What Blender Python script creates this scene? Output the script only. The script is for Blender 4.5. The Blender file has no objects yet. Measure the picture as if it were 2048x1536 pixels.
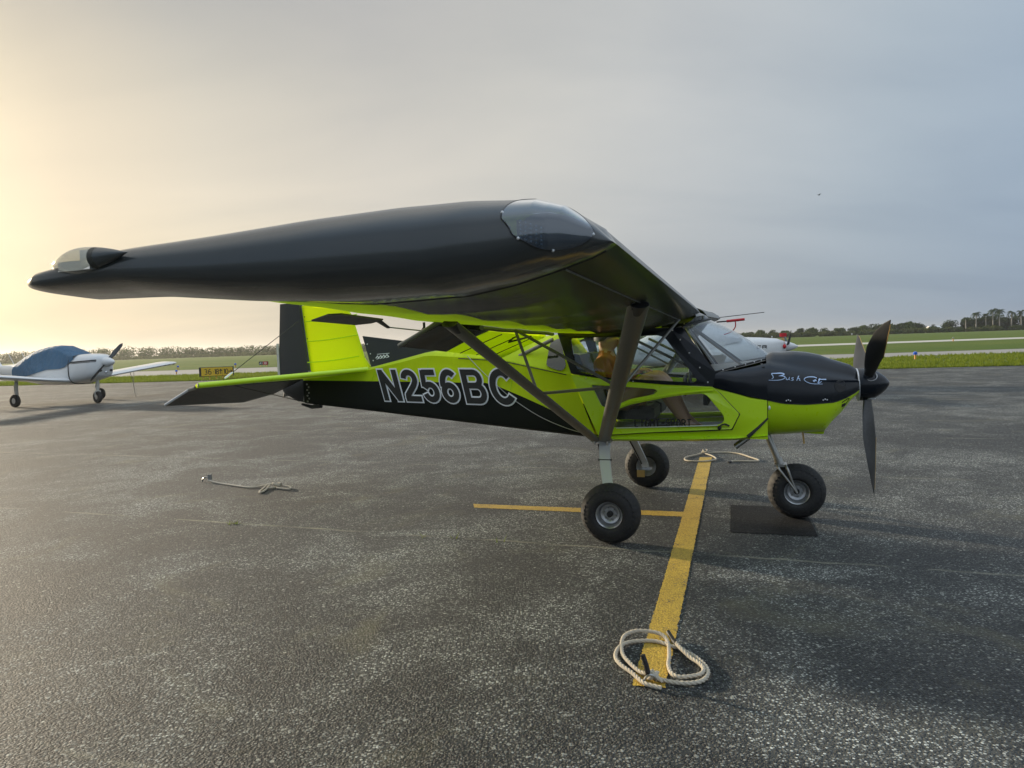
import bpy, bmesh, math, random
from mathutils import Vector, Matrix, Euler
R = math.radians
random.seed(7)
S = bpy.context.scene
COL = S.collection

# ------------------------------------------------------------------ camera, sky, sun, exposure
cam_d = bpy.data.cameras.new("camera"); cam = bpy.data.objects.new("camera", cam_d); COL.objects.link(cam)
cam_d.sensor_width = 36.0; cam_d.lens = 1420.0 / 2048.0 * 36.0
cam_d.clip_start = 0.05; cam_d.clip_end = 6000
cam.location = (0, 0, 1.57)
cam.rotation_euler = (Matrix.Rotation(R(90 - 3.2106), 4, 'X') @ Matrix.Rotation(R(-1.9301), 4, 'Z')).to_euler()
S.camera = cam
S.view_settings.view_transform = 'Standard'; S.view_settings.look = 'None'
S.view_settings.gamma = 1.0; S.view_settings.use_curve_mapping = False
S.view_settings.exposure = 0.43
S.render.engine = 'CYCLES'
S.cycles.max_bounces = 8; S.cycles.transparent_max_bounces = 24
S.cycles.caustics_reflective = False; S.cycles.caustics_refractive = False
S.cycles.use_denoising = True

SUN_AZ, SUN_EL = -53.0, 12.0            # degrees left of the view axis, above the horizon
sdir = Vector((math.sin(R(SUN_AZ)) * math.cos(R(SUN_EL)), math.cos(R(SUN_AZ)) * math.cos(R(SUN_EL)), math.sin(R(SUN_EL))))
sun_d = bpy.data.lights.new("sun", 'SUN'); sun = bpy.data.objects.new("sun", sun_d); COL.objects.link(sun)
sun_d.energy = 4.4; sun_d.angle = R(2.2); sun_d.color = (1.0, 0.84, 0.62)
sun.location = (-30, 20, 25)
sun.rotation_euler = sdir.to_track_quat('Z', 'Y').to_euler()

W = bpy.data.worlds.new("World"); S.world = W; W.use_nodes = True
wn, wl = W.node_tree.nodes, W.node_tree.links
wn.clear()
def N(t, **k):
    n = wn.new(t)
    for a, b in k.items(): setattr(n, a, b)
    return n
def wmath(op, a, b=None, clamp=False):
    n = N('ShaderNodeMath', operation=op, use_clamp=clamp)
    for i, v in enumerate((a, b)):
        if v is None: continue
        if isinstance(v, (int, float)): n.inputs[i].default_value = v
        else: wl.new(v, n.inputs[i])
    return n.outputs[0]
def wmix(f, a, b, blend='MIX'):
    n = N('ShaderNodeMix', data_type='RGBA', blend_type=blend)
    for i, v in ((0, f), (6, a), (7, b)):
        if isinstance(v, (int, float)): n.inputs[i].default_value = v
        elif isinstance(v, tuple): n.inputs[i].default_value = v
        else: wl.new(v, n.inputs[i])
    return n.outputs[2]
def wramp(f, stops):
    n = N('ShaderNodeValToRGB'); cr = n.color_ramp
    while len(cr.elements) < len(stops): cr.elements.new(0.5)
    for e, (p, c) in zip(cr.elements, stops):
        e.position = p; e.color = (*c, 1) if len(c) == 3 else c
    wl.new(f, n.inputs[0]); return n.outputs[0]
SKY_K = 0.10
sky = N('ShaderNodeTexSky'); sky.sky_type = 'NISHITA'; sky.sun_disc = False
sky.sun_elevation = R(SUN_EL); sky.sun_rotation = R(SUN_AZ)
sky.air_density = 1.0; sky.dust_density = 3.0; sky.ozone_density = 2.0
tc = N('ShaderNodeTexCoord')
dirv = tc.outputs['Generated']
sep = N('ShaderNodeSeparateXYZ'); wl.new(dirv, sep.inputs[0])
dot = N('ShaderNodeVectorMath', operation='DOT_PRODUCT'); wl.new(dirv, dot.inputs[0]); dot.inputs[1].default_value = sdir
c01 = wmath('MULTIPLY_ADD', dot.outputs['Value'], 0.5); c01.node.inputs[2].default_value = 0.5
# thin high overcast: colour follows the angle from the sun (forward scattering), bluer and darker away from it
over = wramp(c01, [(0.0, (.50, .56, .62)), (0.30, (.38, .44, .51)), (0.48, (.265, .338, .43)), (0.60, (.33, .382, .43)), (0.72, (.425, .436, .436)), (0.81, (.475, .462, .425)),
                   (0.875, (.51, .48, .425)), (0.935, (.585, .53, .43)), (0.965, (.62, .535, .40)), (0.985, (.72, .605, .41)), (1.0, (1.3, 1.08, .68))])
elev = wmath('MAXIMUM', sep.outputs['Z'], 0.0)
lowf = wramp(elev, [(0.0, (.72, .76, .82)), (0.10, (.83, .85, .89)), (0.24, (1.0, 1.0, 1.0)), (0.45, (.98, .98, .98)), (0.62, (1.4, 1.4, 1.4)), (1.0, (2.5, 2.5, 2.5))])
# near the sun the horizon haze stays warm
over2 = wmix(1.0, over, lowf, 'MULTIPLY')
warm = wramp(c01, [(0.74, (0, 0, 0)), (0.93, (1, 1, 1))])
lowwarm = wramp(elev, [(0.0, (.86, .82, .76)), (0.10, (.95, .93, .88)), (0.20, (1.02, 1.0, .98)), (0.33, (.82, .84, .87)), (0.46, (.60, .65, .76)), (0.62, (.72, .78, .90)), (1.0, (.9, .95, 1.0))])
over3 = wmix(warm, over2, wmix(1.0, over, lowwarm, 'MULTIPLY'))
# soft cloud texture, laid on a flat cloud deck
den = wmath('ADD', elev, 0.22)
px = wmath('DIVIDE', sep.outputs['X'], den); py = wmath('DIVIDE', sep.outputs['Y'], den)
cmb = N('ShaderNodeCombineXYZ'); wl.new(px, cmb.inputs[0]); wl.new(py, cmb.inputs[1])
mp = N('ShaderNodeMapping'); wl.new(cmb.outputs[0], mp.inputs[0]); mp.inputs['Rotation'].default_value = (0, 0, R(25)); mp.inputs['Scale'].default_value = (0.55, 1.1, 1)
nz = N('ShaderNodeTexNoise'); wl.new(mp.outputs[0], nz.inputs['Vector']); nz.inputs['Scale'].default_value = 1.3; nz.inputs['Detail'].default_value = 7; nz.inputs['Roughness'].default_value = 0.5; nz.inputs['Distortion'].default_value = 0.4
cl = wramp(nz.outputs['Fac'], [(0.30, (.88, .895, .92)), (0.5, (1, 1, 1)), (0.72, (1.13, 1.11, 1.085))])
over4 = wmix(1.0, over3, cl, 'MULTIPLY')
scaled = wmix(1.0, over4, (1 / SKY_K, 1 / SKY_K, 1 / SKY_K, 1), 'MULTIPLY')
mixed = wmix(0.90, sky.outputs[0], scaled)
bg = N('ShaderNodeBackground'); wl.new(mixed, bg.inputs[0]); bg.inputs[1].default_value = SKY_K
wo = N('ShaderNodeOutputWorld'); wl.new(bg.outputs[0], wo.inputs[0])

# ------------------------------------------------------------------ helpers
def lerp(a, b, t): return a + (b - a) * t
def interp(x, xs, ys):
    if x <= xs[0]: return ys[0]
    for i in range(len(xs) - 1):
        if x <= xs[i + 1]: return lerp(ys[i], ys[i + 1], (x - xs[i]) / (xs[i + 1] - xs[i]))
    return ys[-1]
def catmull(pts, n, closed=False):
    P = [Vector(p) for p in pts]; m = len(P); out = []
    for i in range(m if closed else m - 1):
        if closed: a, b, c, d = P[(i - 1) % m], P[i], P[(i + 1) % m], P[(i + 2) % m]
        else: a, b, c, d = P[max(i - 1, 0)], P[i], P[i + 1], P[min(i + 2, m - 1)]
        for k in range(n):
            t = k / n
            out.append(0.5 * ((2 * b) + (c - a) * t + (2 * a - 5 * b + 4 * c - d) * t * t + (3 * b - a - 3 * c + d) * t ** 3))
    if not closed: out.append(P[-1])
    return out

class MB:
    def __init__(s): s.v = []; s.f = []
    def add(s, vs, fs):
        o = len(s.v); s.v += [tuple(p) for p in vs]; s.f += [tuple(i + o for i in f) for f in fs]; return s
    def box(s, a, b):
        (x0, y0, z0), (x1, y1, z1) = a, b
        return s.add([(x0, y0, z0), (x1, y0, z0), (x1, y1, z0), (x0, y1, z0), (x0, y0, z1), (x1, y0, z1), (x1, y1, z1), (x0, y1, z1)],
                     [(0, 3, 2, 1), (4, 5, 6, 7), (0, 1, 5, 4), (1, 2, 6, 5), (2, 3, 7, 6), (3, 0, 4, 7)])
    def grid(s, rows, closed=False, flip=False):
        n = len(rows[0]); vs = [p for r in rows for p in r]; fs = []
        for i in range(len(rows) - 1):
            for j in range(n if closed else n - 1):
                k = (j + 1) % n
                q = (i * n + j, i * n + k, (i + 1) * n + k, (i + 1) * n + j)
                fs.append(q[::-1] if flip else q)
        return s.add(vs, fs)
    def loft(s, rings, caps=True):
        n = len(rings[0]); s.grid(rings, closed=True); o = len(s.v) - n * len(rings)
        if caps:
            s.f.append(tuple(o + i for i in range(n))[::-1]); e = o + n * (len(rings) - 1)
            s.f.append(tuple(e + i for i in range(n)))
        return s
    def tube(s, path, r, n=8, closed=False, flat=None, caps=True):
        P = [Vector(p) for p in path]; m = len(P); rings = []
        if isinstance(r, (int, float)): r = [r] * m
        up = None
        for i in range(m):
            if closed: t = P[(i + 1) % m] - P[i - 1]
            else: t = P[min(i + 1, m - 1)] - P[max(i - 1, 0)]
            if t.length < 1e-9: t = Vector((0, 0, 1))
            t.normalize()
            if up is None:
                up = Vector((0, 0, 1)) if abs(t.z) < .9 else Vector((1, 0, 0))
            u = up - t * up.dot(t)
            if u.length < 1e-6: u = t.orthogonal()
            u.normalize(); up = u; w = t.cross(u)
            rings.append([P[i] + r[i] * (math.cos(a) * u + math.sin(a) * w) for a in [2 * math.pi * k / n for k in range(n)]])
        if closed: rings.append(rings[0]); return s.loft(rings, False)
        return s.loft(rings, caps)
    def blade(s, p0, p1, chord_dir, c0, c1, t0, t1, n=10):
        """streamlined bar from p0 to p1: chord along chord_dir"""
        p0, p1 = Vector(p0), Vector(p1); ax = (p1 - p0).normalized(); cd = Vector(chord_dir); cd = (cd - ax * cd.dot(ax)).normalized(); nd = ax.cross(cd)
        rings = []
        for p, c, t in ((p0, c0, t0), (p1, c1, t1)):
            rings.append([p + cd * (c / 2 * math.cos(a)) + nd * (t / 2 * math.sin(a)) for a in [2 * math.pi * k / (2 * n) for k in range(2 * n)]])
        return s.loft(rings)
    def sphere(s, c, rx, ry=None, rz=None, nu=14, nv=9):
        ry = ry or rx; rz = rz or rx; rows = []
        for i in range(nv + 1):
            th = math.pi * i / nv
            rows.append([(c[0] + rx * math.sin(th) * math.cos(2 * math.pi * k / nu), c[1] + ry * math.sin(th) * math.sin(2 * math.pi * k / nu), c[2] + rz * math.cos(th)) for k in range(nu)])
        return s.grid(rows, closed=True, flip=True)
    def lathe(s, prof, c, axis, n=32, closed=False):
        """prof: list of (radius, along-axis)"""
        ax = Vector(axis).normalized(); u = ax.orthogonal().normalized(); w = ax.cross(u); c = Vector(c)
        rings = [[c + ax * h + r * (math.cos(2 * math.pi * k / n) * u + math.sin(2 * math.pi * k / n) * w) for k in range(n)] for r, h in prof]
        return s.grid(rings, closed=True)
    def xf(s, M):
        s.v = [tuple(M @ Vector(p)) for p in s.v]; return s
    def mirror_y(s):
        s.v = [(x, -y, z) for x, y, z in s.v]; s.f = [f[::-1] for f in s.f]; return s
    def mesh(s, name, mat, smooth=35):
        me = bpy.data.meshes.new(name); me.from_pydata(s.v, [], s.f)
        if mat: me.materials.append(mat)
        if smooth:
            me.shade_smooth(); me.set_sharp_from_angle(angle=R(smooth))
        me.update(); return me

def tag(o, label=None, cat=None, group=None, kind=None):
    if label: o['label'] = label
    if cat: o['category'] = cat
    if group: o['group'] = group
    if kind: o['kind'] = kind
    return o
def link(name, data, parent=None):
    o = bpy.data.objects.new(name, data); COL.objects.link(o)
    if parent: o.parent = parent
    return o
def obj(name, mb, mat, parent=None, smooth=35):
    return link(name, mb.mesh(name, mat, smooth), parent)
def thing(name, label, cat, loc=(0, 0, 0), rz=0, group=None):
    o = link(name, None); o.location = loc; o.rotation_euler = (0, 0, rz); o.empty_display_size = .3
    return tag(o, label, cat, group)
def plate(outer, holes, depth, warp, bevel=0.0):
    """flat panel with holes given in (x, z), mapped by warp(x, z, d) where d runs 0 (outside) .. depth (inside)"""
    cu = bpy.data.curves.new("panel", 'CURVE'); cu.dimensions = '2D'; cu.fill_mode = 'BOTH'; cu.extrude = depth / 2; cu.bevel_depth = bevel; cu.bevel_resolution = 1
    for loop in [outer] + holes:
        sp = cu.splines.new('POLY'); sp.points.add(len(loop) - 1); sp.use_cyclic_u = True
        for p, (x, z) in zip(sp.points, loop): p.co = (x, z, 0, 1)
    o = bpy.data.objects.new("panel", cu); COL.objects.link(o)
    dg = bpy.context.evaluated_depsgraph_get(); me = o.evaluated_get(dg).to_mesh()
    mb = MB(); mb.add([warp(v.co.x, v.co.y, depth / 2 - v.co.z) for v in me.vertices], [tuple(p.vertices) for p in me.polygons])
    bpy.data.objects.remove(o); bpy.data.curves.remove(cu)
    return mb
def rnd(loop, r, n=4):
    """round the corners of a polygon"""
    out = []; m = len(loop)
    for i in range(m):
        p = Vector((*loop[i], 0)); a = Vector((*loop[i - 1], 0)) - p; b = Vector((*loop[(i + 1) % m], 0)) - p
        rr = min(r, a.length * .45, b.length * .45)
        A = p + a.normalized() * rr; B = p + b.normalized() * rr
        for k in range(n + 1):
            t = k / n; q = A * (1 - t) ** 2 + p * 2 * t * (1 - t) + B * t * t
            out.append((q.x, q.y))
    return out
def stroke(pts, w, closed=False):
    """flat ribbon along a 2-D polyline; returns (verts2d, faces)"""
    P = [Vector((p[0], p[1], 0)) for p in pts]; m = len(P); vs = []; fs = []
    for i in range(m):
        if closed: d0 = P[i] - P[i - 1]; d1 = P[(i + 1) % m] - P[i]
        else: d0 = P[i] - P[i - 1] if i else P[1] - P[0]; d1 = P[i + 1] - P[i] if i < m - 1 else d0
        d0.normalize(); d1.normalize(); n0 = Vector((-d0.y, d0.x, 0)); n1 = Vector((-d1.y, d1.x, 0)); b = n0 + n1
        if b.length < .2: b = n0.copy()
        b.normalize(); k = 1 / max(.45, b.dot(n0)); ww = w[i] if isinstance(w, list) else w
        vs += [P[i] + b * k * ww / 2, P[i] - b * k * ww / 2]
    for i in range(m if closed else m - 1):
        j = (i + 1) % m; fs.append((2 * i, 2 * i + 1, 2 * j + 1, 2 * j))
    return vs, fs
def arc(cx, cy, rx, ry, a0, a1, n=12): return [(cx + rx * math.cos(R(lerp(a0, a1, k / n))), cy + ry * math.sin(R(lerp(a0, a1, k / n)))) for k in range(n + 1)]

# ------------------------------------------------------------------ materials
class NT:
    def __init__(s, name):
        s.m = bpy.data.materials.new(name); s.m.use_nodes = True; s.n = s.m.node_tree.nodes; s.l = s.m.node_tree.links; s.n.clear()
        s.out = s.n.new('ShaderNodeOutputMaterial')
    def node(s, t, ins=None, **k):
        n = s.n.new(t)
        for a, b in k.items(): setattr(n, a, b)
        for key, v in (ins or {}).items():
            if hasattr(v, 'is_output'): s.l.new(v, n.inputs[key])
            else: n.inputs[key].default_value = v
        return n
    def math(s, op, a, b=0.0, c=0.0, clamp=False): return s.node('ShaderNodeMath', {0: a, 1: b, 2: c}, operation=op, use_clamp=clamp).outputs[0]
    def mix(s, f, a, b, blend='MIX'):
        a = (*a, 1) if isinstance(a, tuple) and len(a) == 3 else a; b = (*b, 1) if isinstance(b, tuple) and len(b) == 3 else b
        return s.node('ShaderNodeMix', {0: f, 6: a, 7: b}, data_type='RGBA', blend_type=blend).outputs[2]
    def ramp(s, f, stops, interp='LINEAR'):
        n = s.node('ShaderNodeValToRGB', {0: f}); cr = n.color_ramp; cr.interpolation = interp
        while len(cr.elements) < len(stops): cr.elements.new(.5)
        for e, (p, c) in zip(cr.elements, stops):
            e.position = p; e.color = (c, c, c, 1) if isinstance(c, (int, float)) else (*c, 1)
        return n.outputs[0]
    def coord(s, scale=1.0, rot=0.0, kind='Object'):
        tcn = s.node('ShaderNodeTexCoord').outputs[kind]
        sc = (scale,) * 3 if isinstance(scale, (int, float)) else scale
        return s.node('ShaderNodeMapping', {'Vector': tcn, 'Scale': sc, 'Rotation': (0, 0, rot)}).outputs[0]
    def noise(s, vec, scale, detail=4, rough=.5, dist=0.0): return s.node('ShaderNodeTexNoise', {'Vector': vec, 'Scale': scale, 'Detail': detail, 'Roughness': rough, 'Distortion': dist}).outputs['Fac']
    def bump(s, h, strength, dist): return s.node('ShaderNodeBump', {'Height': h, 'Strength': strength, 'Distance': dist}).outputs[0]
    def surf(s, sh): s.l.new(sh, s.out.inputs[0]); return s.m

def paint(name, col, rough=.4, metal=0.0, coat=0.0, var=.10, vscale=3.0, spec=.5, bscale=0.0, bstr=0.0, bdist=.004, grime=0.0, stretch=(1, 1, 1)):
    t = NT(name); v = t.coord()
    n1 = t.noise(v, vscale, 5, .6); n2 = t.noise(v, vscale * 9, 3, .6)
    c = t.mix(n1, tuple(x * (1 - var) for x in col), tuple(min(1, x * (1 + var)) for x in col))
    if grime: c = t.mix(t.math('MULTIPLY', t.ramp(n2, [(.45, 0.0), (.75, 1.0)]), grime), c, (.09, .085, .07))
    rr = t.math('MULTIPLY_ADD', n2, .18, rough - .09)
    ins = {'Base Color': c, 'Roughness': rr, 'Metallic': metal, 'Coat Weight': coat, 'Coat Roughness': .06, 'Specular IOR Level': spec}
    if bstr:
        vb = t.coord(stretch); ins['Normal'] = t.bump(t.noise(vb, bscale, 4, .55), bstr, bdist)
    return t.surf(t.node('ShaderNodeBsdfPrincipled', ins).outputs[0])

def fabric(name, col, trans=.45, gloss=.08, rough=.35, bscale=2.2, bstr=.35, stretch=(1, 1, 1), bdist=.03, weave=True, tcol=None):
    """thin doped sailcloth: light comes through it"""
    t = NT(name); v = t.coord(); vb = t.coord(stretch)
    n1 = t.noise(v, 2.5, 4, .6); fold = t.noise(vb, bscale, 3, .5, .3)
    c = t.mix(n1, tuple(x * .90 for x in col), tuple(min(1, x * 1.08) for x in col))
    h = fold
    nb = t.bump(h, bstr, bdist)
    d = t.node('ShaderNodeBsdfDiffuse', {'Color': c, 'Normal': nb}).outputs[0]
    tr = t.node('ShaderNodeBsdfTranslucent', {'Color': (*(tcol or col), 1), 'Normal': nb}).outputs[0]
    g = t.node('ShaderNodeBsdfGlossy', {'Color': (1, 1, 1, 1), 'Roughness': rough, 'Normal': nb}).outputs[0]
    m1 = t.node('ShaderNodeMixShader', {0: trans, 1: d, 2: tr}).outputs[0]
    lw = t.node('ShaderNodeLayerWeight', {'Blend': .35, 'Normal': nb}).outputs['Fresnel']
    m2 = t.node('ShaderNodeMixShader', {0: t.math('MULTIPLY', lw, gloss * 4, clamp=True), 1: m1, 2: g}).outputs[0]
    return t.surf(m2)

def glass(name, tint=(.9, .95, .97), refl=1.0, rough=.02, body=0.0, bodycol=(.1, .12, .14)):
    """thin sheet: see-through with a fresnel reflection"""
    t = NT(name); v = t.coord()
    nb = t.bump(t.noise(v, 3.0, 2, .5), .06, .02)
    tr = t.node('ShaderNodeBsdfTransparent', {'Color': (*tint, 1)}).outputs[0]
    g = t.node('ShaderNodeBsdfGlossy', {'Color': (1, 1, 1, 1), 'Roughness': rough, 'Normal': nb}).outputs[0]
    fc = t.node('ShaderNodeLayerWeight', {'Blend': .5, 'Normal': nb}).outputs['Facing']
    fr = t.math('MULTIPLY_ADD', t.math('POWER', fc, 4.5), .92, .045)
    b = tr
    if body:
        d = t.node('ShaderNodeBsdfDiffuse', {'Color': (*bodycol, 1)}).outputs[0]
        b = t.node('ShaderNodeMixShader', {0: body, 1: tr, 2: d}).outputs[0]
    return t.surf(t.node('ShaderNodeMixShader', {0: t.math('MULTIPLY', fr, refl, clamp=True), 1: b, 2: g}).outputs[0])

LIME = (.55, .82, .008); LIMEF = (.64, .88, .022)
M = {}
M['lime_paint'] = paint('lime_gelcoat', LIME, .30, coat=.5, var=.05, bscale=1.5, bstr=.05, bdist=.02)
M['lime_fabric'] = fabric('lime_sailcloth', LIMEF, .42, .05, .4, bscale=2.4, bstr=.7, stretch=(2.4, 1, .45), bdist=.035, tcol=(.80, .92, .006))
M['fin_cloth'] = fabric('fin_sailcloth', LIMEF, .60, .04, .4, bscale=1.4, bstr=.35, stretch=(2.2, 1, .6), bdist=.02, tcol=(.90, .95, .008))
M['lime_under'] = fabric('lime_wing_cloth', LIMEF, .45, .04, .4, bscale=1.0, bstr=.3, stretch=(.6, 2, 1), bdist=.02, tcol=(.75, .92, .008))
M['black_gloss'] = paint('black_gelcoat', (.007, .010, .015), .16, coat=0, var=.2, bscale=1.3, bstr=.05, bdist=.02, spec=.36)
M['black_tip'] = paint('black_wing_tip_gelcoat', (.052, .059, .062), .20, coat=.30, var=.12, bscale=.9, bstr=.05, bdist=.02, spec=.55)
M['black_fabric'] = fabric('black_sailcloth', (.030, .034, .031), .03, .12, .22, bscale=1.4, bstr=.25, stretch=(.5, 1.6, 1), bdist=.02)
M['black_side'] = fabric('black_fuselage_cloth', (.018, .021, .018), .03, .035, .4, bscale=1.6, bstr=.35, stretch=(2, 1, .7), bdist=.03)
M['black_satin'] = paint('black_satin', (.028, .032, .036), .42, var=.2)
M['prop'] = paint('black_propeller', (.020, .021, .022), .33, var=.3, vscale=6, spec=.9, grime=.3)
M['dark_trim'] = paint('dark_trim', (.012, .013, .014), .5, var=.2)
M['strut'] = paint('grey_strut_paint', (.19, .19, .17), .40, metal=.2, var=.08)
M['alu'] = paint('polished_aluminium', (.74, .76, .78), .36, metal=.35, var=.08)
M['steel'] = paint('dull_steel', (.36, .36, .34), .36, metal=.9, var=.15)
M['tyre'] = paint('tyre_rubber', (.016, .016, .017), .72, var=.25, vscale=9, grime=.25, bscale=60, bstr=.2, bdist=.002)
M['rim'] = paint('grey_rim_metal', (.50, .51, .52), .34, metal=.75, var=.12, grime=.3)
M['white'] = paint('white_aircraft_paint', (.74, .75, .75), .3, coat=.3, var=.04, grime=.06)
M['white_dirty'] = paint('weathered_white_paint', (.62, .61, .56), .45, var=.07, grime=.2)
M['decal_white'] = paint('white_vinyl', (.86, .89, .92), .4, var=.03)
M['decal_black'] = paint('black_vinyl', (.012, .014, .013), .45, var=.1)
M['decal_blue'] = paint('pale_blue_vinyl', (.50, .66, .92), .35, var=.03)
M['red'] = paint('red_fabric', (.55, .02, .03), .6, var=.1)
M['blue_cover'] = paint('blue_canvas_cover', (.045, .125, .22), .75, var=.25, vscale=1.5, bscale=4.0, bstr=1.0, bdist=.12, stretch=(1.5, 1.5, .5))
M['grey_cover'] = paint('pale_grey_canvas_cover', (.55, .55, .56), .75, var=.1, vscale=1.5, bscale=3.0, bstr=.9, bdist=.08, stretch=(1.5, 1.5, .5))
M['rope'] = paint('cotton_rope', (.56, .50, .40), .85, var=.12, vscale=40, grime=.35)
M['tape'] = paint('black_tape', (.012, .012, .013), .5)
M['orange_shirt'] = paint('rust_orange_shirt', (.44, .14, .02), .8, var=.12, bscale=14, bstr=.5, bdist=.02)
M['shorts'] = paint('khaki_shorts', (.55, .36, .17), .8, var=.1, bscale=16, bstr=.5, bdist=.015)
M['skin'] = paint('skin', (.68, .40, .28), .5, var=.08, vscale=8)
M['hair'] = paint('dark_hair', (.03, .02, .015), .6)
M['yellow_sign'] = paint('sign_yellow_panel', (.72, .46, .02), .4, var=.06)
M['red_sign'] = paint('sign_red_panel', (.50, .04, .05), .4, var=.06)
M['blue_lens'] = paint('blue_light_lens', (.04, .13, .65), .15, var=.05)
M['orange_post'] = paint('orange_post', (.65, .30, .05), .5)
M['brown_metal'] = paint('brass_plate', (.55, .36, .12), .45, metal=.3)
M['glass'] = glass('cabin_acrylic', (.90, .94, .95), 1.0)
M['glass_dark'] = glass('smoked_acrylic', (.82, .84, .83), .9)
M['glass_rear'] = glass('dark_rear_acrylic', (.3, .33, .3), 1.0, .03, .70, (.030, .036, .022))
M['glass_screen'] = glass('windscreen_acrylic', (.90, .95, .97), 1.3, .015, .05, (.35, .43, .52))
M['lens'] = glass('landing_light_lens', (.30, .40, .50), 3.0, .03, .32, (.09, .15, .23))
M['lens_clear'] = glass('nav_light_lens', (.80, .82, .80), 1.2, .05, .25, (.45, .45, .40))
M['chrome'] = paint('reflector_chrome', (.75, .78, .8), .2, metal=1.0, var=.05)

# ------------------------------------------------------------------ ground
AC_YAW = R(-18.2514); AC_O = Vector((1.090, 6.4705, 0))
def asphalt_color(t):
    """worn exposed-aggregate asphalt: colour and height sockets"""
    v = t.coord()
    big = t.noise(v, .35, 5, .62, .6); mid = t.noise(v, 1.15, 6, .68, .7); small = t.noise(v, 9.0, 4, .7)
    cell = t.node('ShaderNodeTexVoronoi', {'Vector': v, 'Scale': 88.0, 'Randomness': 1.0}, feature='F1')
    cs = t.node('ShaderNodeSeparateColor', {0: cell.outputs['Color']})
    edge = t.ramp(cell.outputs['Distance'], [(.38, 1.0), (.66, 0.0)])
    cell2 = t.node('ShaderNodeTexVoronoi', {'Vector': v, 'Scale': 34.0, 'Randomness': 1.0}, feature='F1')
    cs2 = t.node('ShaderNodeSeparateColor', {0: cell2.outputs['Color']})
    spot2 = t.math('MULTIPLY', t.ramp(cs2.outputs[0], [(.93, 0.0), (.955, 1.0)]), t.ramp(cell2.outputs['Distance'], [(.22, 1.0), (.36, 0.0)]))
    # how much pale stone is exposed
    worn = t.math('ADD', t.math('MULTIPLY', big, .50), t.math('MULTIPLY', mid, .70))
    worn = t.ramp(worn, [(.50, .02), (.59, .28), (.70, 1.0)])
    for sx, sy, rx, ry in ((-.215, 3.69, .10, .13), (-.19, 3.26, .24, .16), (-.6, 5.95, 1.5, .22), (1.75, 4.6, 1.2, .35), (-2.9, 8.6, 1.6, .6)):
        dx = t.node('ShaderNodeVectorMath', {0: v, 1: (sx, sy, 0)}, operation='SUBTRACT').outputs[0]; dd = t.node('ShaderNodeVectorMath', {0: t.node('ShaderNodeVectorMath', {0: dx, 1: (1 / rx, 1 / ry, 0)}, operation='MULTIPLY').outputs[0]}, operation='LENGTH').outputs['Value']
        worn = t.math('MAXIMUM', worn, t.math('MULTIPLY', t.ramp(t.math('ADD', dd, t.math('MULTIPLY', small, .8)), [(.75, 1.0), (1.5, 0.0)]), .95))
    thr = t.math('SUBTRACT', 1.0, t.math('MULTIPLY', worn, .74))
    # densely packed chips: mostly dark, a share of them pale, paler where the binder has worn away
    tone = t.ramp(cs.outputs[0], [(0.0, (.020, .022, .025)), (.34, (.050, .052, .053)), (.60, (.13, .13, .122)), (.82, (.30, .295, .27)), (1.0, (.58, .57, .52))])
    tone = t.mix(1.0, tone, t.ramp(worn, [(0.0, .30), (.35, .66), (1.0, 1.45)]), 'MULTIPLY')
    gap = t.mix(small, (.014, .016, .018), (.042, .043, .044)); gap = t.mix(t.math('MULTIPLY', worn, .8), gap, (.085, .083, .074))
    c = t.mix(edge, gap, tone)
    c = t.mix(spot2, c, (.40, .385, .34))
    # ochre dust and olive algae in low spots
    oc = t.noise(v, .8, 5, .7, 1.0)
    c = t.mix(t.math('MULTIPLY', t.ramp(oc, [(.56, 0.0), (.72, 1.0)]), .38), c, (.20, .175, .10))
    # paving joints parallel to the parking row
    vr = t.node('ShaderNodeMapping', {'Vector': v, 'Rotation': (0, 0, -R(-19.9))}).outputs[0]
    jy = t.node('ShaderNodeSeparateXYZ', {0: vr}).outputs[1]
    wob = t.math('MULTIPLY_ADD', t.noise(v, 3.5, 4, .6), .10, -.05)
    jm = t.math('ABSOLUTE', t.math('SUBTRACT', t.math('FRACT', t.math('ADD', t.math('DIVIDE', t.math('ADD', jy, wob), 3.25), .5 - 5.232 / 3.25 + 10.0)), .5))
    jm = t.math('MULTIPLY', jm, 3.25)
    joint = t.math('MULTIPLY', t.ramp(jm, [(0.0, 1.0), (.028, 0.0)]), t.ramp(t.noise(v, 1.1, 4, .7), [(.44, 0.0), (.62, 1.0)]))
    c = t.mix(t.math('MULTIPLY', joint, .75), c, (.36, .33, .24))
    hgt = t.math('ADD', t.math('MULTIPLY', edge, t.math('ADD', .35, cs.outputs[2])), t.math('MULTIPLY', small, .5))
    c = t.mix(1.0, c, (.86, .93, .95), 'MULTIPLY')
    return c, hgt, mid
def asphalt(name, gain=1.0, dark=None):
    t = NT(name); c, h, mid = asphalt_color(t)
    if dark: c = t.mix(.88, c, dark)
    if gain != 1: c = t.mix(1.0, c, (gain, gain, gain), 'MULTIPLY')
    nb = t.bump(h, 1.0, .010)
    return t.surf(t.node('ShaderNodeBsdfPrincipled', {'Base Color': c, 'Roughness': t.math('MULTIPLY_ADD', mid, .25, .55), 'Specular IOR Level': .12 if dark else .40, 'Normal': nb}).outputs[0])
M['asphalt'] = asphalt('worn_apron_asphalt')
M['patch'] = asphalt('fresh_asphalt_patch', 1.0, (.016, .016, .017))
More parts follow.
